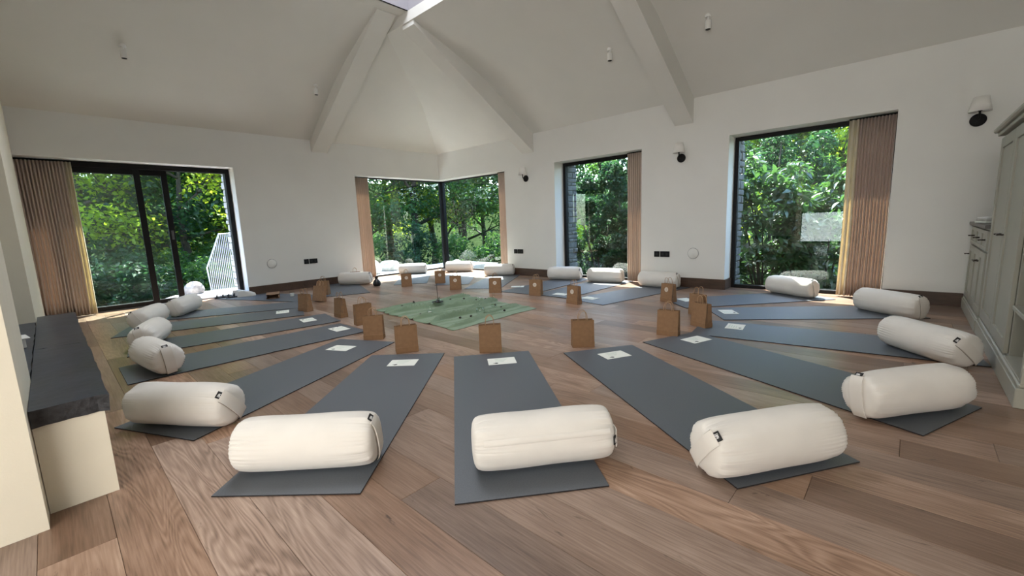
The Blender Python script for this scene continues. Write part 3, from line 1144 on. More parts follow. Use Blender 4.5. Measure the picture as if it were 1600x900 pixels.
bo((-1.10, 1.337), (-1.28, 1.11), (-0.91, 1.56), 'cream bolster with a long raised zip flap along its side', roll=1.5, variant=0, flap=2.70)
bo((-1.88, 0.668), (-2.10, 0.42), (-1.66, 0.86), 'smooth cream bolster whose end strap shows a thin dark gap, second from bench end', roll=0.25, variant=1)
bo((-2.87, 0.40), (-3.24, 0.18), (-2.66, 0.58), 'plump dented cream bolster just beyond the end of the slate bench', roll=0.7, variant=2)
bo((-4.29, 0.47), (0, 0), (0.985, 0.12), 'cream bolster turned end-on beside the bench, upright strap on gathered end', roll=0.1, variant=1)
bo((-5.30, 0.57), (0, 0), (0.935, -0.354), 'cream bolster tucked behind the end-on one beside the slate bench', roll=0.2, variant=0)
bo((-6.48, 0.71), (0, 0), (0.885, -0.465), 'cream bolster with shaded round end, before the glazed door near curtain', roll=0.6, variant=2)
bo((-7.06, 1.15), (0, 0), (0.84, -0.54), 'cream bolster nearest the open half of the sliding door', roll=0.4, variant=0)
bo((-7.59, 3.85), (-7.79, 3.62), (-7.36, 4.03), 'cream bolster by the wall between sockets and the peach curtain', roll=0.5, variant=1)
bo((-8.02, 5.42), (-8.28, 5.20), (-7.90, 5.62), 'sunlit cream bolster before the corner window pane on the door side', roll=0.5, variant=2)
bo((-7.36, 6.20), (-7.62, 6.03), (-7.13, 6.40), 'sunlit cream bolster just past the black corner post', roll=0.5, variant=0)
bo((-6.00, 6.10), (-6.23, 5.98), (-5.77, 6.27), 'cream bolster below the slim peach curtain next to double sockets', roll=0.5, variant=1)
bo((-4.45, 6.17), (-4.72, 6.06), (-4.18, 6.28), 'cream bolster touching the skirting and frame of the narrow window', roll=0.9, variant=2)
bo((-3.66, 6.22), (-3.93, 6.17), (-3.37, 6.27), 'cream bolster in front of the narrow window glass', roll=0.5, variant=0)
bo((-2.70, 6.13), (-2.98, 6.13), (-2.43, 6.12), 'cream bolster against skirting below the round wall disc and sockets', roll=0.35, variant=1)
bo((-1.04, 6.26), (-1.29, 6.39), (-0.80, 6.14), 'cream bolster standing out in front of the wide window glass', roll=0.3, variant=2)
bo((-0.095, 5.54), (-0.31, 5.86), (0.11, 5.54), 'cream bolster by the skirting under the wide taupe curtain', roll=0.15, variant=0)
bo((0.14, 4.08), (-0.08, 4.52), (0.37, 4.02), 'cream bolster almost touching the painted cabinet plinth', roll=0.8, variant=1)
bo((0.055, 2.86), (0.28, 3.26), (-0.16, 2.68), 'cream bolster with broad upright end strap, on the mat nearest the cabinets', roll=0.15, variant=2)
bo((-0.365, 1.895), (-0.16, 2.26), (-0.58, 1.66), 'cream bolster with printed black tag on a slanted end strap, frontmost by bare floor', roll=-0.65, variant=0)


# ------------------------------------------------------------------ leaflets on the mats
ME_PAPER = MB().bbox(-0.074, 0.074, -0.105, 0.105, 0, 0.0012, 0.0003).mesh('leaflet', 'paper')
lp = MB()
lp.lathe([(0.013, 0.0013), (0.013, 0.0016)], 16, (0.045, -0.045, 0))
lp.add([(0.04, -0.07, 0.0016), (0.05, -0.065, 0.0016), (0.048, -0.03, 0.0016), (0.04, -0.034, 0.0016)], [(0, 1, 2, 3)])
ME_LEAF = lp.mesh('leaf_print', 'print_grey')
lp = MB()
for i in range(4):
    x = -0.05 + i * 0.02
    lp.box(x, x + 0.004, -0.05, 0.05 - 0.012 * i, 0.0013, 0.0015)
ME_LINES = lp.mesh('print_lines', 'print_green')


def leaflet(pos, rz, label):
    o = link('leaflet', ME_PAPER, None, (pos[0], pos[1], MT + 0.0025), (0, 0, rz))
    tag(o, label, 'leaflet', 'printed leaflets at the inner ends of the mats')
    link('leaf_print', ME_LEAF, o)['kind'] = 'stuff'
    link('print_lines', ME_LINES, o)['kind'] = 'stuff'


def mat_ang(k):
    d = MATS[k][1]
    return math.atan2(d.y, d.x)


cards = [
    ((-2.78, 1.73), 'm2', 0.0, 'white leaflet with small leaf print, second mat from the slate bench end'),
    ((-2.19, 2.21), 'm1', 0.0, 'pale green printed leaflet on the zip-flap bolster mat'),
    ((-1.59, 2.83), 'm20', 0.1, 'white leaflet with dark round print on the frontmost-tag bolster mat'),
    ((-1.25, 3.59), 'm19', 0.05, 'white leaflet with dark print on the mat nearest the cabinets'),
    ((-1.12, 4.22), 'm18', 0.0, 'white leaflet on the mat leading to bolster at cabinet plinth'),
    ((-1.36, 4.84), 'm17', 0.0, 'white leaflet on mat leading to bolster under the wide curtain'),
    ((-3.59, 1.63), 'm3', 0.0, 'white leaflet on the mat that ends at the bench corner'),
    ((-4.32, 1.96), 'm4', 0.0, 'white leaflet on mat of the end-on strapped bolster'),
    ((-5.08, 1.95), 'm5', 0.0, 'white leaflet on the creased mat beside the upright lone bag'),
    ((-5.90, 1.96), 'm6', 0.0, 'white leaflet on the mat of the shaded-end bolster by the door'),
    ((-1.98, 5.30), 'm16', 0.1, 'white leaflet beside the stickered bag on the mat toward wide window'),
    ((-3.06, 4.80), 'm15', 0.1, 'white leaflet on the mat between narrow and wide windows'),
    ((-3.58, 4.86), 'm14', 0.1, 'white leaflet on the mat leading to the narrow window sun patch'),
    ((-4.62, 5.10), 'm12', 0.1, 'pale sunlit leaflet on floor mat beyond the green cloth'),
]
for p, k, dr_, lab in cards:
    leaflet(p, mat_ang(k) + dr_, lab)


# ------------------------------------------------------------------ kraft paper bags
BW, BD, BHt = 0.18, 0.085, 0.225


def bag_meshes(seed):
    r = random.Random(seed)
    m = MB()
    tw, td = BW, BD * r.uniform(0.55, 0.85)
    # outer shell levels: z, half width, half depth, gusset pinch
    lev = [(0.0, BW / 2, BD / 2, 0), (0.045, BW / 2 + 0.001, BD / 2 + 0.001, 0), (0.05, BW / 2 - 0.0005, BD / 2 - 0.001, 0.003), (0.12, BW / 2, (BD + td) / 4, 0.008), (BHt, tw / 2, td / 2, 0.014)]
    def ring(z, hw2, hd, g):
        return [(-hw2, -hd, z), (0.0, -hd - 0.002, z), (hw2, -hd, z), (hw2 - g, 0, z), (hw2, hd, z), (0.0, hd + 0.002, z), (-hw2, hd, z), (-hw2 + g, 0, z)]
    for z, a, b, g in lev:
        m.v += ring(z, a, b, g)
    N = len(lev)
    for q in range(N - 1):
        for i in range(8):
            i2 = (i + 1) % 8
            m.f.append((q * 8 + i, q * 8 + i2, (q + 1) * 8 + i2, (q + 1) * 8 + i)); m.mi.append(0)
    m.f.append(tuple(range(7, -1, -1))); m.mi.append(0)
    # inner shell
    o = len(m.v)
    inn = [(BHt, tw / 2 - 0.0015, td / 2 - 0.0015, 0.014), (0.12, BW / 2 - 0.002, (BD + td) / 4 - 0.002, 0.008), (0.012, BW / 2 - 0.003, BD / 2 - 0.003, 0.0)]
    for z, a, b, g in inn:
        m.v += ring(z, a, b, g)
    for q in range(2):
        for i in range(8):
            i2 = (i + 1) % 8
            m.f.append((o + q * 8 + i, o + q * 8 + i2, o + (q + 1) * 8 + i2, o + (q + 1) * 8 + i)); m.mi.append(1)
    m.f.append(tuple(o + 16 + i for i in range(8))); m.mi.append(1)
    for i in range(8):
        i2 = (i + 1) % 8
        k = (N - 1) * 8
        m.f.append((k + i, k + i2, o + i2, o + i)); m.mi.append(0)
    body = m.mesh('bag_body', ['kraft', 'kraft_in'], fix=False)
    # base fold band and centre seam
    fold = [MB().box(-BW / 2 - 0.001, BW / 2 + 0.001, -BD / 2 - 0.0022, -BD / 2 - 0.0008, 0.0, 0.047).mesh('base_fold', 'kraft'),
            MB().box(-BW / 2 - 0.001, BW / 2 + 0.001, BD / 2 + 0.0008, BD / 2 + 0.0022, 0.0, 0.047).mesh('base_fold', 'kraft')]
    hs, hp = [], []
    for s in (-1, 1):
        h = MB()
        pts = []
        ln = r.uniform(-0.25, 0.35)
        for i in range(15):
            t = i / 14
            a = PI * t
            x = 0.034 * math.cos(a) * (1 + 0.15 * math.sin(a))
            z = BHt - 0.03 + (0.105 * math.sin(a) ** 0.6 if 0 < t < 1 else 0)
            y = s * (td / 2 - 0.003) + ln * max(0, z - BHt) * 0.5
            pts.append((x + ln * 0.02 * math.sin(a), y, z))
        h.tube(pts, 0.0027, 6)
        hs.append(h.mesh('handle', 'twine', smooth=50))
        h = MB()
        h.box(-0.045, 0.045, s * (td / 2 - 0.0035) - 0.0005, s * (td / 2 - 0.0035) + 0.0005, BHt - 0.045, BHt - 0.008)
        hp.append(h.mesh('handle_patch', 'kraft'))
    st = MB()
    n = 20
    st.v += [(0.028 * math.cos(2 * PI * i / n), -0.0012, 0.028 * math.sin(2 * PI * i / n)) for i in range(n)]
    st.v += [(0.028 * math.cos(2 * PI * i / n), 0.0, 0.028 * math.sin(2 * PI * i / n)) for i in range(n)]
    st.f += [tuple(range(n)), tuple(range(2 * n - 1, n - 1, -1))] + [(i, (i + 1) % n, (i + 1) % n + n, i + n) for i in range(n)]
    st.mi += [0] * (n + 2)
    stm = st.mesh('sticker', 'sticker')
    pr = MB()
    n = 18
    for R0, R1 in ((0.019, 0.0215), (0.006, 0.010)):
        o = len(pr.v)
        pr.v += [(R * math.cos(2 * PI * i / n), -0.0016, R * math.sin(2 * PI * i / n)) for R in (R0, R1) for i in range(n)]
        pr.f += [(o + i, o + (i + 1) % n, o + (i + 1) % n + n, o + i + n) for i in range(n)]
        pr.mi += [0] * n
    prm = pr.mesh('sticker_print', 'kraft')
    slope = math.atan2((BD - td) / 2 * 0.75, 0.15)
    return body, fold, hs, hp, stm, prm, td, slope


BGM = [bag_meshes(s) for s in (3, 4, 5)]


def bag(front, face_to, label, variant=0, sticker=False, lean=0.0, dz=0.0, twist=0.0):
    """front = floor point under the middle of the face seen; face_to = direction that face looks"""
    d = Vector((face_to[0], face_to[1], 0)).normalized()
    c = Vector((front[0], front[1], 0)) - d * (BD / 2)
    rz = math.atan2(d.y, d.x) + PI / 2 + twist
    root = thing('paper_bag', label, 'bag', (c.x, c.y, 0.0005 + dz), rz, 'kraft paper gift bags')
    body, fold, hs, hp, stm, prm, td, slope = BGM[variant]
    if lean:
        root.rotation_euler = (lean, 0, rz)
        root.location.z += abs(math.sin(lean)) * BD / 2
    link('bag_body', body, root)
    for q in fold:
        link('base_fold', q, root)
    for h, q in zip(hs, hp):
        link('handle_patch', q, link('handle', h, root))
    if sticker:
        s = link('sticker', stm, root, (0.0, -(BD / 2 * 0.5 + td / 4) - 0.0015, 0.155), (-slope - 0.02, 0, 0))
        tag(s, 'round pale paper sticker with ring print')
        link('sticker_print', prm, s)['kind'] = 'stuff'
    return root


def tocam(p, off=0.0):
    a = math.atan2(-p[1], -p[0]) + off
    return (math.cos(a), math.sin(a))


bags = [
    ((-3.00, 1.92), 0.10, 'upright kraft bag with loose handles at the green cloth edge, beside leaf-print leaflet', 0, False, 0, 0),
    ((-3.62, 1.96), -0.25, 'kraft bag overlapping a second bag behind it by the cloth edge', 1, False, 0, 0),
    ((-4.29, 2.24), 0.35, 'kraft bag half hidden behind another at the corner of green cloth', 2, False, 0, 0),
    ((-4.94, 2.24), -1.15, 'narrow-side-on kraft bag standing alone between mats and cloth', 0, False, 0, 0),
    ((-5.71, 2.14), -0.95, 'kraft bag edge-on with one sunlit white side, nearest the leaflets', 1, False, 0, 0),
    ((-6.29, 2.57), -0.80, 'tilted kraft bag with bright sunlit side behind the edge-on bag', 2, False, -0.16, 0),
    ((-6.89, 2.92), -0.45, 'small pale kraft bag behind the tilted bag near the skirting', 0, False, 0, 0),
    ((-6.41, 4.19), 0.05, 'stickered kraft bag in front of the corner window bolster, door side', 1, True, 0, 0),
    ((-6.18, 4.74), -0.10, 'farthest stickered kraft bag, before the black corner post', 2, True, 0, 0),
    ((-5.32, 4.38), -0.12, 'stickered kraft bag behind the far corner of the green cloth', 0, True, 0, 0),
    ((-4.52, 4.48), -0.20, 'stickered kraft bag before the bolster at slim peach curtain', 1, True, 0, 0),
    ((-3.85, 4.61), -0.45, 'stickered kraft bag turned slightly, before bolster at narrow window frame', 2, True, 0, 0),
    ((-3.05, 4.37), -0.75, 'stickered kraft bag standing before the narrow window sun patch', 0, True, 0, 0),
    ((-2.14, 5.07), -0.75, 'stickered kraft bag in front of bolster below the wall disc', 1, True, 0, 0),
    ((-1.60, 4.52), -0.85, 'kraft bag with crumpled top hidden behind a taller-looking bag', 2, False, 0, 0),
    ((-1.40, 4.05), -0.80, 'corner-on kraft bag overlapping the crumpled-top bag', 0, False, 0, 0),
    ((-1.50, 3.59), -0.25, 'kraft bag standing at the inner end of the mats near cabinets', 1, False, 0, 0),
    ((-1.90, 2.88), 0.18, 'kraft bag with gaping top at the frontmost-tag bolster mat', 2, False, 0, 0),
    ((-2.43, 2.33), 0.0, 'square-on kraft bag at the head of the zip-flap bolster mat', 0, False, 0, 0),
    ((-7.72, 3.92), 0.0, 'kraft bag against the skirting behind a bolster, by peach curtain', 1, True, 0, 0),
]
for p, off, lab, var, stk, lean, dz in bags:
    bag(p, tocam(p, off), lab, var, stk, lean, dz)
fb = bag((-7.30, 2.30), (1, 0.2), 'kraft bag lying flat on the floor along the skirting', 2, False, 0, 0)
fb.rotation_euler = (PI / 2, 0, 1.2)
fb.location = (-7.42, 2.36, 0.046)

# ------------------------------------------------------------------ green cloth and what stands on it
cl = MB()
A, B_, C_, D_ = (-4.96, 2.71), (-3.25, 2.62), (-3.25, 3.92), (-4.86, 4.09)
nu, nv = 360, 40
fr = random.Random(5)
folds = [(0.05, 0.020, 0.007), (0.145, 0.034, 0.008), (0.20, 0.014, 0.005), (0.27, 0.040, 0.008), (0.36, 0.018, 0.006), (0.46, 0.036, 0.008), (0.51, 0.012, 0.005), (0.565, 0.042, 0.009), (0.66, 0.020, 0.006), (0.745, 0.042, 0.009), (0.80, 0.014, 0.005), (0.84, 0.022, 0.007), (0.92, 0.028, 0.007)]
CLZ = {}


def cloth_z(u, v):
    z = 0.004
    for k, (u0, hgt, wd) in enumerate(folds):
        uu = u0 + 0.02 * math.sin(v * 5 + k * 1.7) + 0.012 * math.sin(v * 11 + k)
        q = (u - uu) / wd
        z += 2.0 * hgt * (0.6 + 0.4 * math.sin(v * 6 + k * 2.1)) * math.exp(-abs(q) * (0.40 if q < 0 else 4.5))
    z += 0.0025 * math.sin(u * 31 + v * 9) ** 2 + 0.002 * math.sin(v * 23 + u * 14) ** 2
    e = min(u, 1 - u, v, 1 - v)
    return 0.004 + (z - 0.004) * min(1, 0.35 + e * 8)


def cloth_pt(u, v):
    x = (A[0] * (1 - u) + B_[0] * u) * (1 - v) + (D_[0] * (1 - u) + C_[0] * u) * v
    y = (A[1] * (1 - u) + B_[1] * u) * (1 - v) + (D_[1] * (1 - u) + C_[1] * u) * v
    return x, y


for j in range(nv + 1):
    for i in range(nu + 1):
        u, v = i / nu, j / nv
        x, y = cloth_pt(u, v)
        y += 0.012 * math.sin(u * 17) * (v < 0.02 or v > 0.98)
        x += 0.010 * math.sin(v * 15) * (u < 0.01 or u > 0.99)
        cl.v.append((x + 4.1, y - 3.3, cloth_z(u, v)))
for j in range(nv):
    for i in range(nu):
        k = j * (nu + 1) + i
        cl.f.append((k, k + 1, k + nu + 2, k + nu + 1)); cl.mi.append(0)
co = cl.build('ground_cloth', 'green_cloth', None, smooth='all')
co.location = (-4.1, 3.3, 0)
tag(co, 'creased sage green cloth spread at the centre of the mats', 'cloth')
md = co.modifiers.new('thickness', 'SOLIDIFY')
md.thickness = 0.002
md.offset = -1


def on_cloth(x, y):
    # invert bilinear by search
    best = min(((cloth_pt(i / 60, j / 40)[0] - x) ** 2 + (cloth_pt(i / 60, j / 40)[1] - y) ** 2, i / 60, j / 40) for i in range(61) for j in range(41))
    return cloth_z(best[1], best[2])


sd = MB()
sd.lathe([(0.004, 0), (0.012, 0.004), (0.015, 0.011), (0.011, 0.019), (0.004, 0.024)], 12)
ME_SEED = sd.mesh('seed', 'seed', smooth='all')
for x, y, w in [(-4.88, 3.70, 'at the cloth edge farthest toward the door side'), (-4.61, 3.69, 'just behind the incense stick'), (-4.83, 3.24, 'on the door-side edge beside the incense dish'), (-4.49, 3.84, 'behind the incense dish, near the far hem'),
                (-4.26, 3.86, 'midway along the far hem'), (-4.02, 3.80, 'near far hem, behind the gap between dish and vase'), (-3.8, 3.76, 'close behind the tall glass bottle'), (-3.57, 3.63, 'beside the tall glass bottle toward the windows'),
                (-3.44, 3.55, 'nearest the window-side corner'), (-4.12, 2.85, 'in front of the tealight glass'), (-3.77, 2.96, 'between tealight glass and round vase, close to front hem'), (-3.59, 3.0, 'just in front of the round bud vase'),
                (-3.51, 3.09, 'at the foot of the round bud vase'), (-4.78, 3.03, 'near the bag-side corner of the cloth')]:
    o = link('seed', ME_SEED, None, (x, y, on_cloth(x, y) + 0.001), (0.3 * rng.random(), 0.2, rng.uniform(0, 6)))
    tag(o, 'dark seed pod on green cloth ' + w, 'seed', 'dark seed pods on the green cloth')

ih = thing('incense_holder', 'black dish holding one upright incense stick on the green cloth', 'incense', (-4.42, 3.33, on_cloth(-4.42, 3.33) + 0.002))
MB().lathe([(0.055, 0), (0.075, 0.006), (0.073, 0.010), (0.05, 0.005)], 28).build('dish', 'ceramic', ih, smooth=50)
MB().lathe([(0.022, 0.004), (0.022, 0.03), (0.016, 0.036)], 20, (0.01, 0, 0)).build('holder', 'ceramic', ih, smooth=50)
MB().tube([(0.01, 0, 0.03), (-0.002, 0.0, 0.25)], 0.0035, 6).build('incense_stick', 'seed', ih)
cf = thing('carafe', 'clear glass bud vase with round belly on the green cloth', 'vase', (-3.55, 3.27, on_cloth(-3.55, 3.27) + 0.002))
o = MB().lathe([(0.035, 0), (0.05, 0.01), (0.053, 0.04), (0.045, 0.07), (0.028, 0.095), (0.02, 0.125), (0.021, 0.165), (0.026, 0.185)], 24, caps=False).build('vessel', 'clear', cf, smooth='all')
MB().lathe([(0.030, 0.004), (0.046, 0.012), (0.049, 0.04), (0.042, 0.068)], 24).build('water', 'clear', cf, smooth=50)
MB().tube([(0.026 * math.cos(2 * PI * i / 24), 0.026 * math.sin(2 * PI * i / 24), 0.185) for i in range(24)], 0.002, 6, True).build('rim', 'clear', cf, smooth='all')
cf2 = thing('carafe', 'tall clear glass bottle behind the round-bellied bud vase', 'vase', (-3.68, 3.62, on_cloth(-3.68, 3.62) + 0.002))
MB().lathe([(0.03, 0), (0.038, 0.008), (0.038, 0.09), (0.018, 0.12), (0.016, 0.17), (0.019, 0.18)], 24, caps=False).build('vessel', 'clear', cf2, smooth=50)
MB().lathe([(0.03, 0.003), (0.035, 0.01), (0.035, 0.03)], 24).build('water', 'clear', cf2, smooth=50)
tg = thing('tealight_glass', 'clear tealight glass on the green cloth in front of the incense dish', 'glass', (-4.12, 2.98, on_cloth(-4.12, 2.98) + 0.002))
MB().lathe([(0.03, 0), (0.034, 0.004), (0.038, 0.085)], 24, caps=False).build('cup', 'clear', tg, smooth=50)
MB().lathe([(0.02, 0.001), (0.02, 0.016)], 18).build('candle', 'white', tg, smooth=40)
MB().tube([(0.038 * math.cos(2 * PI * i / 24), 0.038 * math.sin(2 * PI * i / 24), 0.085) for i in range(24)], 0.0018, 6, True).build('rim', 'clear', tg, smooth='all')
tg2 = thing('tealight_glass', 'clear tealight glass close behind the incense stick', 'glass', (-4.56, 3.45, on_cloth(-4.56, 3.45) + 0.002))
MB().lathe([(0.03, 0), (0.034, 0.004), (0.038, 0.085)], 24, caps=False).build('cup', 'clear', tg2, smooth=50)
MB().lathe([(0.02, 0.001), (0.02, 0.016)], 18).build('candle', 'white', tg2, smooth=40)

bv = thing('bottle_vase', 'small black pear-shaped vase on floor near the peach curtain', 'vase', (-7.0, 3.95, 0.0))
MB().lathe([(0.05, 0), (0.068, 0.03), (0.07, 0.065), (0.052, 0.10), (0.028, 0.125), (0.024, 0.14), (0.03, 0.16)], 24).build('body', 'ceramic', bv, smooth=50)
MB().lathe([(0.026, 0.158), (0.03, 0.165), (0.012, 0.185)], 20).build('stopper', 'ceramic', bv, smooth=50)
wg = thing('water_glass', 'small tumbler of water on the mat near the flat-lying bag', 'glass', (-7.20, 2.56, 0.007))
MB().lathe([(0.03, 0), (0.036, 0.10)], 20, caps=False).build('cup', 'clear', wg, smooth=50)
MB().lathe([(0.028, 0.003), (0.032, 0.05)], 20).build('water', 'white', wg, smooth=50)


# shoes by the open door
def sandal(label, loc, rz):
    r = thing('sandal', label, 'shoe', loc, rz, 'shoes left at the open door')
    pts = [(-0.13, -0.032), (-0.09, -0.04), (0.0, -0.036), (0.07, -0.045), (0.12, -0.03), (0.135, 0.0), (0.12, 0.03), (0.06, 0.04), (0.0, 0.032), (-0.09, 0.036), (-0.13, 0.03)]
    MB().prism(pts, 'z', 0, 0.022).build('sole', 'rubber', r)
    for x, h in ((0.06, 0.045), (-0.02, 0.055), (-0.10, 0.06)):
        MB().tube([(x, -0.041, 0.012), (x + 0.004, -0.03, h * 0.8), (x + 0.01, 0, h + 0.01), (x + 0.004, 0.03, h * 0.8), (x, 0.041, 0.012)], 0.009, 6).build('strap', 'rubber', r)
    return r


def trainer(label, loc, rz):
    r = thing('trainer', label, 'shoe', loc, rz, 'shoes left at the open door')
    pts = [(-0.13, -0.03), (-0.09, -0.038), (0.0, -0.035), (0.07, -0.045), (0.12, -0.03), (0.135, 0.0), (0.12, 0.03), (0.06, 0.04), (0.0, 0.032), (-0.09, 0.036), (-0.13, 0.03)]
    MB().prism(pts, 'z', 0, 0.025).build('sole', 'white', r)
    m = MB()
    lev = [(0.025, 1.0, 0.0), (0.055, 0.92, 0.0), (0.085, 0.62, -0.03), (0.10, 0.40, -0.06)]
    for z, s, dx in lev:
        m.v += [(p[0] * s + dx, p[1] * (0.55 + 0.45 * s), z) for p in pts]
    k = len(pts)
    for q in range(3):
        for i in range(k):
            i2 = (i + 1) % k
            m.f.append((q * k + i, q * k + i2, (q + 1) * k + i2, (q + 1) * k + i)); m.mi.append(0)
    m.f.append(tuple(3 * k + i for i in range(k))); m.mi.append(0)
    m.build('upper', 'white', r, smooth=60)
    lc = MB()
    for x in (0.0, 0.025, 0.05):
        lc.tube([(x, -0.025, 0.07 - x * 0.3), (x, 0, 0.085 - x * 0.45), (x, 0.025, 0.07 - x * 0.3)], 0.004, 5)
    lc.build('laces', 'print_grey', r)
    return r


sandal('dark strappy sandal on the threshold of the open sliding door, nearer the gate', (-8.17, 1.86, 0.0), 1.4)
sandal('dark strappy sandal touching the white trainers at the door jamb', (-8.05, 1.99, 0.0), 1.5)
trainer('white laced trainer against the door jamb', (-8.20, 2.11, 0.0), 1.45)
trainer('white laced trainer at the skirting end beside the dark sandals', (-7.97, 2.13, 0.0), 1.3)


# ------------------------------------------------------------------ wall fittings
def sconce(x, z, label):
    r = thing('wall_lamp', label, 'lamp', (x, YW, z), 0, 'wall lamps between the windows')
    m = MB()
    m.lathe([(0.060, 0.0), (0.060, 0.014), (0.045, 0.022)], 28)
    o = m.build('back_plate', 'black', r, smooth=50)
    o.rotation_euler = (PI / 2, 0, 0)
    MB().tube([(0, -0.015, 0), (0, -0.06, 0), (0, -0.085, 0.004), (0, -0.098, 0.02), (0, -0.10, 0.045), (0, -0.10, 0.09)], 0.008, 8).build('arm', 'black', r, smooth=50)
    MB().lathe([(0.016, 0.07), (0.016, 0.10)], 16, (0, -0.10, 0)).build('lamp_holder', 'black', r, smooth=50)
    s = MB()
    s.lathe([(0.082, 0.065), (0.055, 0.20)], 36, (0, -0.10, 0), caps=False)
    o = s.build('lamp_shade', 'shade', r, smooth='all')
    md = o.modifiers.new('thickness', 'SOLIDIFY')
    md.thickness = 0.002
    return r


sconce(-5.424, 1.857, 'white-shaded wall lamp beside the corner window curtain')
sconce(-2.48, 1.860, 'white-shaded wall lamp between the narrow and wide windows')
sconce(0.415, 1.855, 'white-shaded wall lamp above the painted cabinets')


def sockets(x, y, z, axis, label):
    r = thing('wall_socket', label, 'socket', (x, y, z), 0, 'black wall sockets above the skirting')
    if axis == 'y':
        r.rotation_euler = (0, 0, PI / 2)
    for a, b in ((-0.125, -0.04), (-0.03, 0.115)):
        f = MB().bbox(a, b, -0.010, 0.0, -0.043, 0.043, 0.002).build('face_plate', 'black', r)
        for q in ((a + b) / 2,) if b - a < 0.1 else (a + 0.04, b - 0.04):
            MB().bbox(q - 0.016, q + 0.016, -0.012, -0.010, -0.02, 0.02, 0.001).build('rocker', 'rubber', f)
    return r


sockets(-5.672, YW, 0.472, 'x', 'black double socket plates between corner window curtain and narrow window')
sockets(-2.745, YW, 0.479, 'x', 'black double socket plates beside the round disc under a wall lamp')
sockets(XW, 3.263, 0.481, 'y', 'black double socket plates on the wall beside the sliding door')


def disc(x, y, z, axis, label):
    r = thing('wall_disc', label, 'wall disc', (x, y, z), 0, 'white round discs on the walls')
    o = MB().lathe([(0.075, 0), (0.075, 0.008), (0.069, 0.013)], 36).build('cover', 'wall', r, smooth=50)
    o2 = MB().lathe([(0.079, 0), (0.079, 0.003)], 36).build('rim', 'grey_rail', r, smooth=50)
    for q in (o, o2):
        q.rotation_euler = (PI / 2, 0, 0)
    if axis == 'y':
        r.rotation_euler = (0, 0, PI / 2)


disc(-2.283, YW, 0.498, 'x', 'white round wall disc beside the wide window')
disc(XW, 2.60, 0.497, 'y', 'white round wall disc between sliding door and sockets')


def spot(x, y, side, label):
    d = (x - XW) if side == 'l' else (YW - y)
    zt = zl(d) if side == 'l' else zc(d)
    r = thing('ceiling_spotlight', label, 'spotlight', (x, y, zt), 0, 'small white ceiling spotlights')
    MB().lathe([(0.035, -0.012), (0.035, 0.02)], 20).build('ceiling_rose', 'white', r, smooth=50)
    MB().lathe([(0.010, -0.045), (0.010, 0.0)], 12).build('stem', 'white', r, smooth=50)
    b = MB().lathe([(0.029, -0.135), (0.033, -0.137), (0.033, -0.05), (0.029, -0.042)], 24, caps=True).build('lamp_body', 'white', r, smooth=50)
    MB().lathe([(0.027, -0.1385), (0.027, -0.136)], 20).build('lens', 'black', b)
    return r


spot(-7.06, 0.94, 'l', 'white ceiling spotlight above the sliding door curtain')
spot(-7.06, 3.22, 'l', 'white ceiling spotlight close beside the door-side beam')
spot(-3.07, 5.36, 'r', 'white ceiling spotlight between the two beams of the window wall')
spot(-1.83, 5.36, 'r', 'white ceiling spotlight on the cabinet side of the beams')

# ------------------------------------------------------------------ cabinets
XC = 0.470


def panel_front(m, y0, y1, z0, z1, x, rail=0.055, dep=0.010):
    """shaker front facing -x: frame with recessed field"""
    m.bbox(x, x + 0.02, y0, y0 + rail, z0, z1, 0.0015)
    m.bbox(x, x + 0.02, y1 - rail, y1, z0, z1, 0.0015)
    m.bbox(x, x + 0.02, y0 + rail, y1 - rail, z0, z0 + rail, 0.0015)
    m.bbox(x, x + 0.02, y0 + rail, y1 - rail, z1 - rail, z1, 0.0015)
    m.box(x + dep, x + 0.02, y0 + rail, y1 - rail, z0 + rail, z1 - rail)


def knob(parent, y, z, x):
    m = MB()
    m.tube([(x, y, z), (x - 0.028, y, z)], 0.005, 8)
    m.tube([(x - 0.030, y - 0.022, z), (x - 0.030, y + 0.022, z)], 0.006, 8)
    m.lathe([(0.011, -0.006), (0.011, 0.006)], 12, (x - 0.001, y, z))
    return m.build('knob', 'bronze', parent, smooth=50)


# low cupboard, far end
lc = thing('low_cupboard', 'low painted cupboard with three drawers in the far corner', 'cabinet', (0, 0, 0))
yl0, yl1, zl = 5.075, YW - 0.002, 0.845
XL = XC - 0.008
MB().box(XL + 0.022, XE - 0.002, yl0, yl1, 0.115, zl).build('carcass', 'cabinet', lc)
MB().bbox(XL - 0.012, XE - 0.002, yl0, yl1, 0.0, 0.10, 0.003).build('plinth', 'cabinet', lc)
MB().bbox(XL - 0.004, XE - 0.002, yl0, yl1, 0.10, 0.116, 0.005).build('plinth_moulding', 'cabinet', lc)
MB().bbox(XL - 0.02, XE - 0.002, yl0, yl1 - 0.0, zl, zl + 0.028, 0.004).build('worktop', 'cabinet_top', lc)
nd = 3
for i in range(nd):
    a, b = yl0 + 0.02 + (yl1 - yl0 - 0.04) * i / nd, yl0 + 0.02 + (yl1 - yl0 - 0.04) * (i + 1) / nd
    m = MB(); panel_front(m, a + 0.004, b - 0.004, 0.665, 0.825, XL, 0.03)
    o = m.build('drawer', 'cabinet', lc)
    knob(o, (a + b) / 2, 0.745, XL)
    m = MB(); panel_front(m, a + 0.004, b - 0.004, 0.135, 0.645, XL)
    o = m.build('door', 'cabinet', lc)
    knob(o, (b - 0.035) if i % 2 == 0 else (a + 0.035), 0.555, XL)
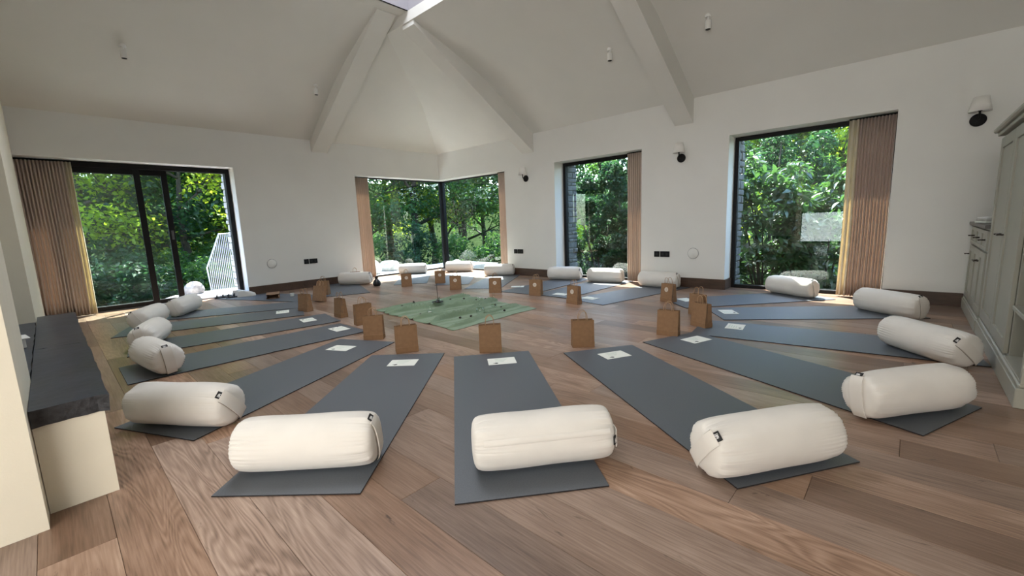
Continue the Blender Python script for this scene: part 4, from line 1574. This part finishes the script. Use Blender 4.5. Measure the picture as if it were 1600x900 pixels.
# tall cupboard
tc_ = thing('tall_cupboard', 'tall painted cupboard with moulded cornice and open niche', 'cabinet', (0, 0, 0))
yt0, yt1, zt = 3.25, 5.07, 1.55
for nm, q in (('carcass', (XC + 0.022, XE - 0.002, 3.80, yt1, 0.125, zt)), ('niche_back', (XC + 0.36, XE - 0.002, yt0, 3.80, 0.125, zt)), ('side_panel', (XC + 0.002, XC + 0.36, yt0, yt0 + 0.03, 0.125, zt)),
              ('niche_top', (XC + 0.002, XC + 0.36, yt0 + 0.03, 3.80, zt - 0.06, zt)), ('niche_floor', (XC + 0.002, XC + 0.36, yt0 + 0.03, 3.80, 0.115, 0.14))):
    MB().bbox(*q, 0.002).build(nm, 'cabinet', tc_)
MB().bbox(XC - 0.014, XE - 0.002, yt0 - 0.01, yt1, 0.0, 0.105, 0.003).build('plinth', 'cabinet', tc_)
MB().bbox(XC - 0.004, XE - 0.002, yt0, yt1, 0.105, 0.127, 0.007).build('plinth_moulding', 'cabinet', tc_)
MB().bbox(XC - 0.02, XE - 0.002, yt0, yt1 + 0.015, zt, zt + 0.025, 0.004).build('frieze', 'cabinet', tc_)
MB().bbox(XC - 0.045, XE - 0.002, yt0 - 0.01, yt1 + 0.03, zt + 0.025, zt + 0.06, 0.010).build('cornice', 'cabinet', tc_)
MB().bbox(XC + 0.01, XC + 0.36, yt0 + 0.03, 3.80, 0.42, 0.445, 0.003).build('shelf', 'cabinet', tc_)
MB().bbox(XC + 0.01, XC + 0.36, yt0 + 0.03, 3.80, 0.98, 1.005, 0.003).build('shelf', 'cabinet', tc_)
for a, b, kd in ((4.44, 5.05, 4.485), (3.82, 4.43, 4.385)):
    m = MB(); panel_front(m, a, b, 0.145, zt - 0.02, XC, 0.075)
    o = m.build('door', 'cabinet', tc_)
    knob(o, kd, 0.83, XC)
pp = thing('folded_linen', 'small stack of folded pale linen on the low cupboard', 'linen', (0.56, 5.76, zl + 0.0285), 0.2)
for i in range(3):
    MB().bbox(-0.10 + 0.006 * i, 0.10 - 0.004 * i, -0.13 + 0.01 * i, 0.12 - 0.006 * i, 0.018 * i, 0.018 * (i + 1) - 0.001, 0.005).build('fold', ['paper', 'stone_light', 'white'][i], pp)

# ------------------------------------------------------------------ outside: railing, stones
rl = thing('metal_railing', 'pale galvanised railing panel with sloped top on the terrace', 'railing', (-9.6, 2.3, -0.022))
ya, yb = 1.98 - 2.3, 2.46 - 2.3
outline = [(ya + 0.02, 0.0), (ya, 0.43), (ya + 0.26, 1.05), (yb, 1.06), (yb, 0.0)]
MB().tube([(0, p[0], p[1] + 0.012) for p in outline], 0.014, 6, True).build('rail_frame', 'steel', rl, smooth=40)
for i in range(15):
    y = ya + 0.045 + (yb - ya - 0.06) * i / 14
    top = 0.43 + (y - ya) / 0.26 * 0.62 if y < ya + 0.26 else 1.055
    MB().box(-0.005, 0.005, y - 0.006, y + 0.006, 0.01, min(top, 1.055)).build('bar', 'steel', rl)
MB().bbox(-0.02, 0.02, yb + 0.0, yb + 0.04, 0, 1.07, 0.003).build('post', 'steel', rl)
for i in range(10):
    y = yb + 0.075 + 0.045 * i
    MB().box(-0.005, 0.005, y - 0.006, y + 0.006, 0.01, 1.05).build('bar', 'steel', rl)
MB().tube([(0, yb + 0.03, 1.055), (0, yb + 0.55, 1.055)], 0.013, 6).tube([(0, yb + 0.03, 0.02), (0, yb + 0.55, 0.02)], 0.013, 6).build('rail', 'steel', rl)


def boulder(loc, s, label, seed, mat='stone_light'):
    r = random.Random(seed)
    bm = bmesh.new()
    bmesh.ops.create_icosphere(bm, subdivisions=3, radius=1)
    k = [Vector((r.uniform(-1, 1), r.uniform(-1, 1), r.uniform(-1, 1))).normalized() for _ in range(7)]
    for v in bm.verts:
        for q in k:
            t = v.co.dot(q)
            if t > 0.72:
                v.co -= q * (t - 0.72) * 0.9
        v.co = Vector((v.co.x * s[0], v.co.y * s[1], max(v.co.z, -0.4) * s[2]))
    me = bpy.data.meshes.new('boulder')
    bm.to_mesh(me)
    bm.free()
    me.materials.append(MAT[mat])
    for p in me.polygons:
        p.use_smooth = True
    o = link('boulder', me, None, (loc[0], loc[1], loc[2] + 0.4 * s[2]))
    tag(o, label, 'boulder', 'garden boulders outside the glass')
    return o


boulder((-9.5, 1.72, -0.025), (0.12, 0.16, 0.17), 'pale boulder on the terrace beside the metal railing', 1, 'stone_mid')
for i, (x, y, s, lab) in enumerate([(-9.3, 5.05, 0.27, 'largest pale boulder outside the corner window, curtain side'), (-9.5, 5.75, 0.22, 'smaller pale boulder next to the largest, outside corner window'), (-8.9, 7.5, 0.24, 'low pale boulder outside, just behind the black corner post'), (-7.3, 7.6, 0.26, 'pale boulder outside corner window, near the slim peach curtain')]):
    boulder((x, y, ground_z(x, y) - 0.02 if y > 7 else -0.03), (s * 1.3, s * 1.1, s), lab, 10 + i)
hr = thing('hand_rail', 'bent pale tube handrail outside beyond the corner window', 'railing', (-7.6, 8.6, ground_z(-7.6, 8.6)))
MB().tube([(0, 0, 0), (0, 0, 0.75), (0.05, 0.02, 0.85), (0.75, 0.3, 1.25), (1.4, 0.5, 1.55)], 0.02, 8).build('tube', 'steel', hr, smooth=50)
MB().tube([(1.2, 0.44, 0.0), (1.2, 0.44, 1.46)], 0.018, 8).build('post', 'steel', hr, smooth=50)


# ------------------------------------------------------------------ trees and shrubs
def leaf_mesh(name, P, size, mat, seed, elong=1.5, droop=0.4, up_bias=0.8, flat=True):
    g = np.random.default_rng(seed)
    n = len(P)
    ax = g.normal(size=(n, 3))
    ax[:, 2] = ax[:, 2] * 0.5 - droop
    ax /= np.linalg.norm(ax, axis=1, keepdims=True)
    nr = g.normal(size=(n, 3))
    nr[:, 2] = np.abs(nr[:, 2]) + up_bias
    sd_ = np.cross(ax, nr)
    sd_ /= np.linalg.norm(sd_, axis=1, keepdims=True) + 1e-9
    nn = np.cross(sd_, ax)
    sz = size * g.uniform(0.6, 1.25, size=(n, 1))
    L = ax * sz
    W = sd_ * sz / elong * 0.5
    up_ = nn * sz * 0.12
    base, tip = P, P + L - nn * sz * 0.10
    l1, r1 = P + L * 0.45 + W + up_, P + L * 0.45 - W + up_
    V = np.stack([base, l1, tip, r1], 1).reshape(-1, 3)
    k = np.arange(n) * 4
    F = np.stack([k, k + 1, k + 2, k, k + 2, k + 3], 1).reshape(-1)
    me = bpy.data.meshes.new(name)
    me.vertices.add(len(V))
    me.vertices.foreach_set('co', V.astype(np.float32).ravel())
    me.loops.add(len(F))
    me.loops.foreach_set('vertex_index', F.astype(np.int32))
    me.polygons.add(len(F) // 3)
    me.polygons.foreach_set('loop_start', np.arange(0, len(F), 3, dtype=np.int32))
    me.materials.append(MAT[mat])
    me.update(calc_edges=True)
    return me


def skeleton(seed, H, spread, low, limbs, lean=0.0):
    r = random.Random(seed)
    tubes, tips = [], []
    trunk = [(0, 0, -0.3)]
    x = y = 0
    for i in range(1, 8):
        z = H * 0.85 * i / 7
        x += r.uniform(-0.09, 0.09) + lean * 0.1
        y += r.uniform(-0.09, 0.09)
        trunk.append((x, y, z))
    R = 0.028 * H
    tubes.append((trunk, [R * (1 - 0.11 * i) for i in range(8)]))

    def grow(p, d, L, rad, depth):
        pts = [p]
        q = Vector(p)
        dd = Vector(d)
        n = 4
        for i in range(n):
            dd = (dd + Vector((r.uniform(-0.3, 0.3), r.uniform(-0.3, 0.3), r.uniform(-0.12, 0.25)))).normalized()
            q = q + dd * L / n
            pts.append(tuple(q))
            if depth > 0 and i >= 1:
                for _ in range(2 if depth > 1 else 1):
                    nd_ = (dd + Vector((r.uniform(-1, 1), r.uniform(-1, 1), r.uniform(-0.5, 0.5))) * 0.8).normalized()
                    grow(tuple(q), nd_, L * r.uniform(0.45, 0.65), rad * 0.45, depth - 1)
            if i >= 1:
                tips.append(tuple(q))
        tubes.append((pts, [rad * (1 - 0.19 * i) for i in range(n + 1)]))
    for i in range(limbs):
        t = low + (0.95 - low) * i / (limbs - 1)
        a = i * 2.4 + r.uniform(-0.4, 0.4)
        k = min(7, t / 0.85 * 7)
        i0 = int(min(6, k))
        p = Vector(trunk[i0]).lerp(Vector(trunk[i0 + 1]), min(1, k - i0))
        el = r.uniform(0.05, 0.5) + 0.3 * t
        grow(tuple(p), (math.cos(a) * math.cos(el), math.sin(a) * math.cos(el), math.sin(el)), spread * r.uniform(0.75, 1.1) * (1.15 - 0.5 * t), R * 0.42 * (1.1 - 0.5 * t), 2)
    m = MB()
    for pts, rad in tubes:
        m.tube(pts, [max(0.008, q) for q in rad], 5)
    return m.mesh('trunk', 'bark', smooth='all', fix=False), np.array(tips)


def cloud(tips, n, rad, seed):
    g = np.random.default_rng(seed)
    idx = g.integers(0, len(tips), n)
    return tips[idx] + g.normal(size=(n, 3)) * np.array([rad, rad, rad * 0.55])


SK = []
for i, (H, sp, low, limbs) in enumerate(((6.4, 2.4, 0.16, 11), (6.0, 2.7, 0.24, 9), (5.4, 2.1, 0.10, 11))):
    tm, tips = skeleton(20 + i, H, sp, low, limbs)
    SK.append((tm, tips))
CR = {}


def crown(v, mat, n, size, seed):
    key = (v, mat, n)
    if key not in CR:
        CR[key] = leaf_mesh('crown', cloud(SK[v][1], n, 0.34, seed), size, mat, seed, 1.35)
    return CR[key]


def tree(dirxy, dist, v, mat, n, size, label, rz, sc=1.0, group='woodland trees beyond the glass'):
    x, y = dirxy[0] * dist, dirxy[1] * dist
    t = thing('tree', label, 'tree', (x, y, ground_z(x, y) - 0.05), rz, group)
    t.scale = (sc, sc, sc)
    link('trunk', SK[v][0], t)
    c = link('crown', crown(v, mat, n, size, 50 + v), t)
    c['kind'] = 'stuff'
    return t


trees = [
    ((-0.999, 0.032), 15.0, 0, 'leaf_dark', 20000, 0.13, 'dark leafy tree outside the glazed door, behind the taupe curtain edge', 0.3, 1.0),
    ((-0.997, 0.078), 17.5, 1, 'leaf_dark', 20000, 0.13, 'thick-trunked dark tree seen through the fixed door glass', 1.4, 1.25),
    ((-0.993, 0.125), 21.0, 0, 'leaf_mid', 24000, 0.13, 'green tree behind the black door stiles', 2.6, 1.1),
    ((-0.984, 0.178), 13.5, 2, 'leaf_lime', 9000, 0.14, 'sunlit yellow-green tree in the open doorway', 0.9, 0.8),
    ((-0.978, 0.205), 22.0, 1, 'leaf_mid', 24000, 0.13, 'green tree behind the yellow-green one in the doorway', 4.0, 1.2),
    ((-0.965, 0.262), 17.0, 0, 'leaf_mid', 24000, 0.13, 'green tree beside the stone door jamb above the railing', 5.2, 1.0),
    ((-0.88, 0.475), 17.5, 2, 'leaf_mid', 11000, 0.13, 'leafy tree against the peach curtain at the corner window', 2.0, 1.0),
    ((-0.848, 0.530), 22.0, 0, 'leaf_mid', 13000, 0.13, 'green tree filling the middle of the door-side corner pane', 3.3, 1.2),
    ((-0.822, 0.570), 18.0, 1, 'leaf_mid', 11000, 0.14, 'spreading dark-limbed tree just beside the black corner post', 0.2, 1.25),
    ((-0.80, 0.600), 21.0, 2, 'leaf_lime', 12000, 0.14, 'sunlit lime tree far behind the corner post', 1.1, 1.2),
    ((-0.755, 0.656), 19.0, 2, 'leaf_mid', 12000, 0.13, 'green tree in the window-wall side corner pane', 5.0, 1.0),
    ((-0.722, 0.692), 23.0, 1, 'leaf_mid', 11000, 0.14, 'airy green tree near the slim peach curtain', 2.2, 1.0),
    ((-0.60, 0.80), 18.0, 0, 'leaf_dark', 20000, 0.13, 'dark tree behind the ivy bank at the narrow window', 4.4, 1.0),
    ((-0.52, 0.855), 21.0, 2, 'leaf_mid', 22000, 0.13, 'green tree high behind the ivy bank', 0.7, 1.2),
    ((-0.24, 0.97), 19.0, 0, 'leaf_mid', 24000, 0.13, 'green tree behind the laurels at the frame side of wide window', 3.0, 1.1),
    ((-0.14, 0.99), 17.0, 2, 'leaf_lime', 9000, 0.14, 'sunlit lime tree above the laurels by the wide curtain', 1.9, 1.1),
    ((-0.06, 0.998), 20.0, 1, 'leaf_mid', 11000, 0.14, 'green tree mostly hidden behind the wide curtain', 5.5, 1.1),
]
for a in trees:
    tree(*a)


def shrub(name, x, y, sx, sy, h, n, size, mat, label, seed, elong=1.5, z=None, group='garden shrubs outside the windows', lobes=None):
    g = np.random.default_rng(seed)
    zz = ground_z(x, y) if z is None else z
    t = thing(name, label, 'shrub', (x, y, zz), 0, group)
    k = lobes or 26
    cen = g.uniform(-1, 1, size=(k, 3))
    cen = cen / np.maximum(1, np.linalg.norm(cen, axis=1, keepdims=True))
    cen[:, 0] *= sx
    cen[:, 1] *= sy
    cen[:, 2] = (cen[:, 2] * 0.5 + 0.5) ** 1.25 * h
    m = MB()
    for c in cen[:12]:
        m.tube([(c[0] * 0.15, c[1] * 0.15, -0.1), (c[0] * 0.55, c[1] * 0.55, c[2] * 0.55), tuple(c)], [0.022, 0.015, 0.006], 5)
    m.build('stem', 'bark', t, smooth='all', fix=False)
    idx = g.integers(0, k, n)
    dv = g.normal(size=(n, 3))
    dv /= np.linalg.norm(dv, axis=1, keepdims=True)
    rad = (0.22 + 0.08 * g.random((n, 1))) * max(0.6, min(sx, sy, h))
    P = cen[idx] + dv * rad
    P[:, 2] = np.maximum(P[:, 2], 0.02)
    f = link('foliage', leaf_mesh('foliage', P, size, mat, seed, elong, 0.35), t)
    f['kind'] = 'stuff'
    return t


# laurels outside the wide window; their nearest leaves are single parts
lf = MB()
n = 6
for i in range(n + 1):
    t = i / n
    w = 0.028 * math.sin(PI * min(1, t * 0.96 + 0.03)) ** 0.8
    z = 0.012 * math.sin(t * PI) - 0.03 * t * t
    lf.v += [(0.16 * t, -w, z + 0.006), (0.16 * t, 0, z), (0.16 * t, w, z + 0.006)]
for i in range(n):
    for q in (0, 1):
        k = 3 * i + q
        lf.f.append((k, k + 3, k + 4, k + 1))
        lf.mi.append(0)
ME_LAUREL = lf.mesh('leaf', 'leaf_laurel', smooth='all', fix=False)


def laurel(x, y, sx, sy, h, n, label, seed):
    t = shrub('laurel_shrub', x, y, sx, sy, h, n, 0.15, 'leaf_laurel', label, seed, 2.3, -0.35, lobes=34)
    r = random.Random(seed + 70)
    for q in range(95):
        # sprigs of five leaves fanned around a twig tip on the side towards the house
        if q % 5 == 0:
            tip = Vector((r.uniform(-1, 1) * sx * 1.05, -sy * r.uniform(0.75, 1.15), r.uniform(0.12, 1.0) * h))
            ax = Vector((r.uniform(-0.6, 0.6), -1, r.uniform(-0.2, 0.6))).normalized()
        a = 2 * PI * (q % 5) / 5 + r.uniform(-0.2, 0.2)
        side = ax.orthogonal().normalized()
        d = (ax * 0.55 + side * math.cos(a) + ax.cross(side) * math.sin(a)).normalized()
        o = link('leaf', ME_LAUREL, t, tip)
        o.rotation_euler = (d.to_track_quat('X', 'Z')).to_euler()
        k = r.uniform(0.75, 1.15)
        o.scale = (k, k, k)


laurel(-1.75, 8.15, 0.65, 0.5, 2.3, 3000, 'dark laurel shrub at the frame side of the wide window', 1)
laurel(-0.95, 8.35, 0.75, 0.5, 2.0, 3200, 'laurel shrub in the middle of the wide window view', 2)
laurel(-0.15, 8.30, 0.65, 0.5, 1.7, 2600, 'laurel shrub partly behind the wide taupe curtain', 3)
shrub('tall_shrub', -2.1, 10.2, 1.1, 0.8, 3.3, 6000, 0.10, 'leaf_dark', 'tall dark shrub behind the laurels at frame side', 4, 1.8)
shrub('tall_shrub', -0.7, 10.8, 1.2, 0.8, 3.2, 5000, 0.11, 'leaf_mid', 'tall sunlit shrub behind the middle laurel', 5, 1.8)
# ivy bank outside the narrow window
shrub('ivy_bank', -5.3, 8.9, 0.9, 0.6, 2.6, 9000, 0.075, 'leaf_dark', 'dark ivy mound beside the stone reveal of narrow window', 6, 1.25)
shrub('ivy_bank', -4.6, 9.3, 1.0, 0.7, 3.0, 10000, 0.075, 'leaf_dark', 'dark ivy mound in the middle of the narrow window', 7, 1.25)
shrub('ivy_bank', -5.9, 9.8, 1.0, 0.7, 3.0, 9000, 0.075, 'leaf_dark', 'dark ivy mound farther back in the narrow window', 8, 1.25)
shrub('ivy_bank', -3.6, 9.0, 0.9, 0.6, 2.4, 8000, 0.075, 'leaf_dark', 'dark ivy mound next to the slim taupe curtain', 9, 1.25)
# low shrubs along the terrace
for i, (x, y, s, h, mt, lab) in enumerate([
        (-12.6, 0.6, 1.1, 1.3, 'leaf_dark', 'low dark shrub past the terrace, behind the curtain edge'),
        (-10.6, -0.3, 0.8, 0.9, 'leaf_dark', 'dark shrub hugging the terrace edge beyond the curtain'),
        (-10.7, 0.9, 0.8, 0.95, 'leaf_dark', 'dark shrub hugging the terrace edge, behind the fixed door glass'),
        (-11.3, 2.2, 0.8, 0.9, 'leaf_mid', 'green shrub just behind the metal railing'),
        (-12.8, 1.9, 1.0, 1.2, 'leaf_mid', 'low green shrub past the terrace, behind door stiles'),
        (-13.2, 3.2, 1.1, 1.3, 'leaf_mid', 'low green shrub behind the metal railing'),
        (-12.4, 6.4, 1.0, 1.1, 'leaf_mid', 'low shrub beyond the largest boulder'),
        (-12.0, 8.2, 1.1, 1.3, 'leaf_dark', 'dark low shrub at the foot of the dark-limbed tree'),
        (-11.0, 9.6, 1.1, 1.2, 'leaf_mid', 'low green shrub left of centre behind corner post'),
        (-9.6, 10.6, 1.1, 1.2, 'leaf_mid', 'low green shrub behind the bent handrail'),
        (-8.2, 11.2, 1.1, 1.3, 'leaf_lime', 'yellow-green low shrub near the slim peach curtain')]):
    shrub('garden_shrub', x, y, s, s * 0.9, h, 4500, 0.09, mt, lab, 30 + i, 1.5)
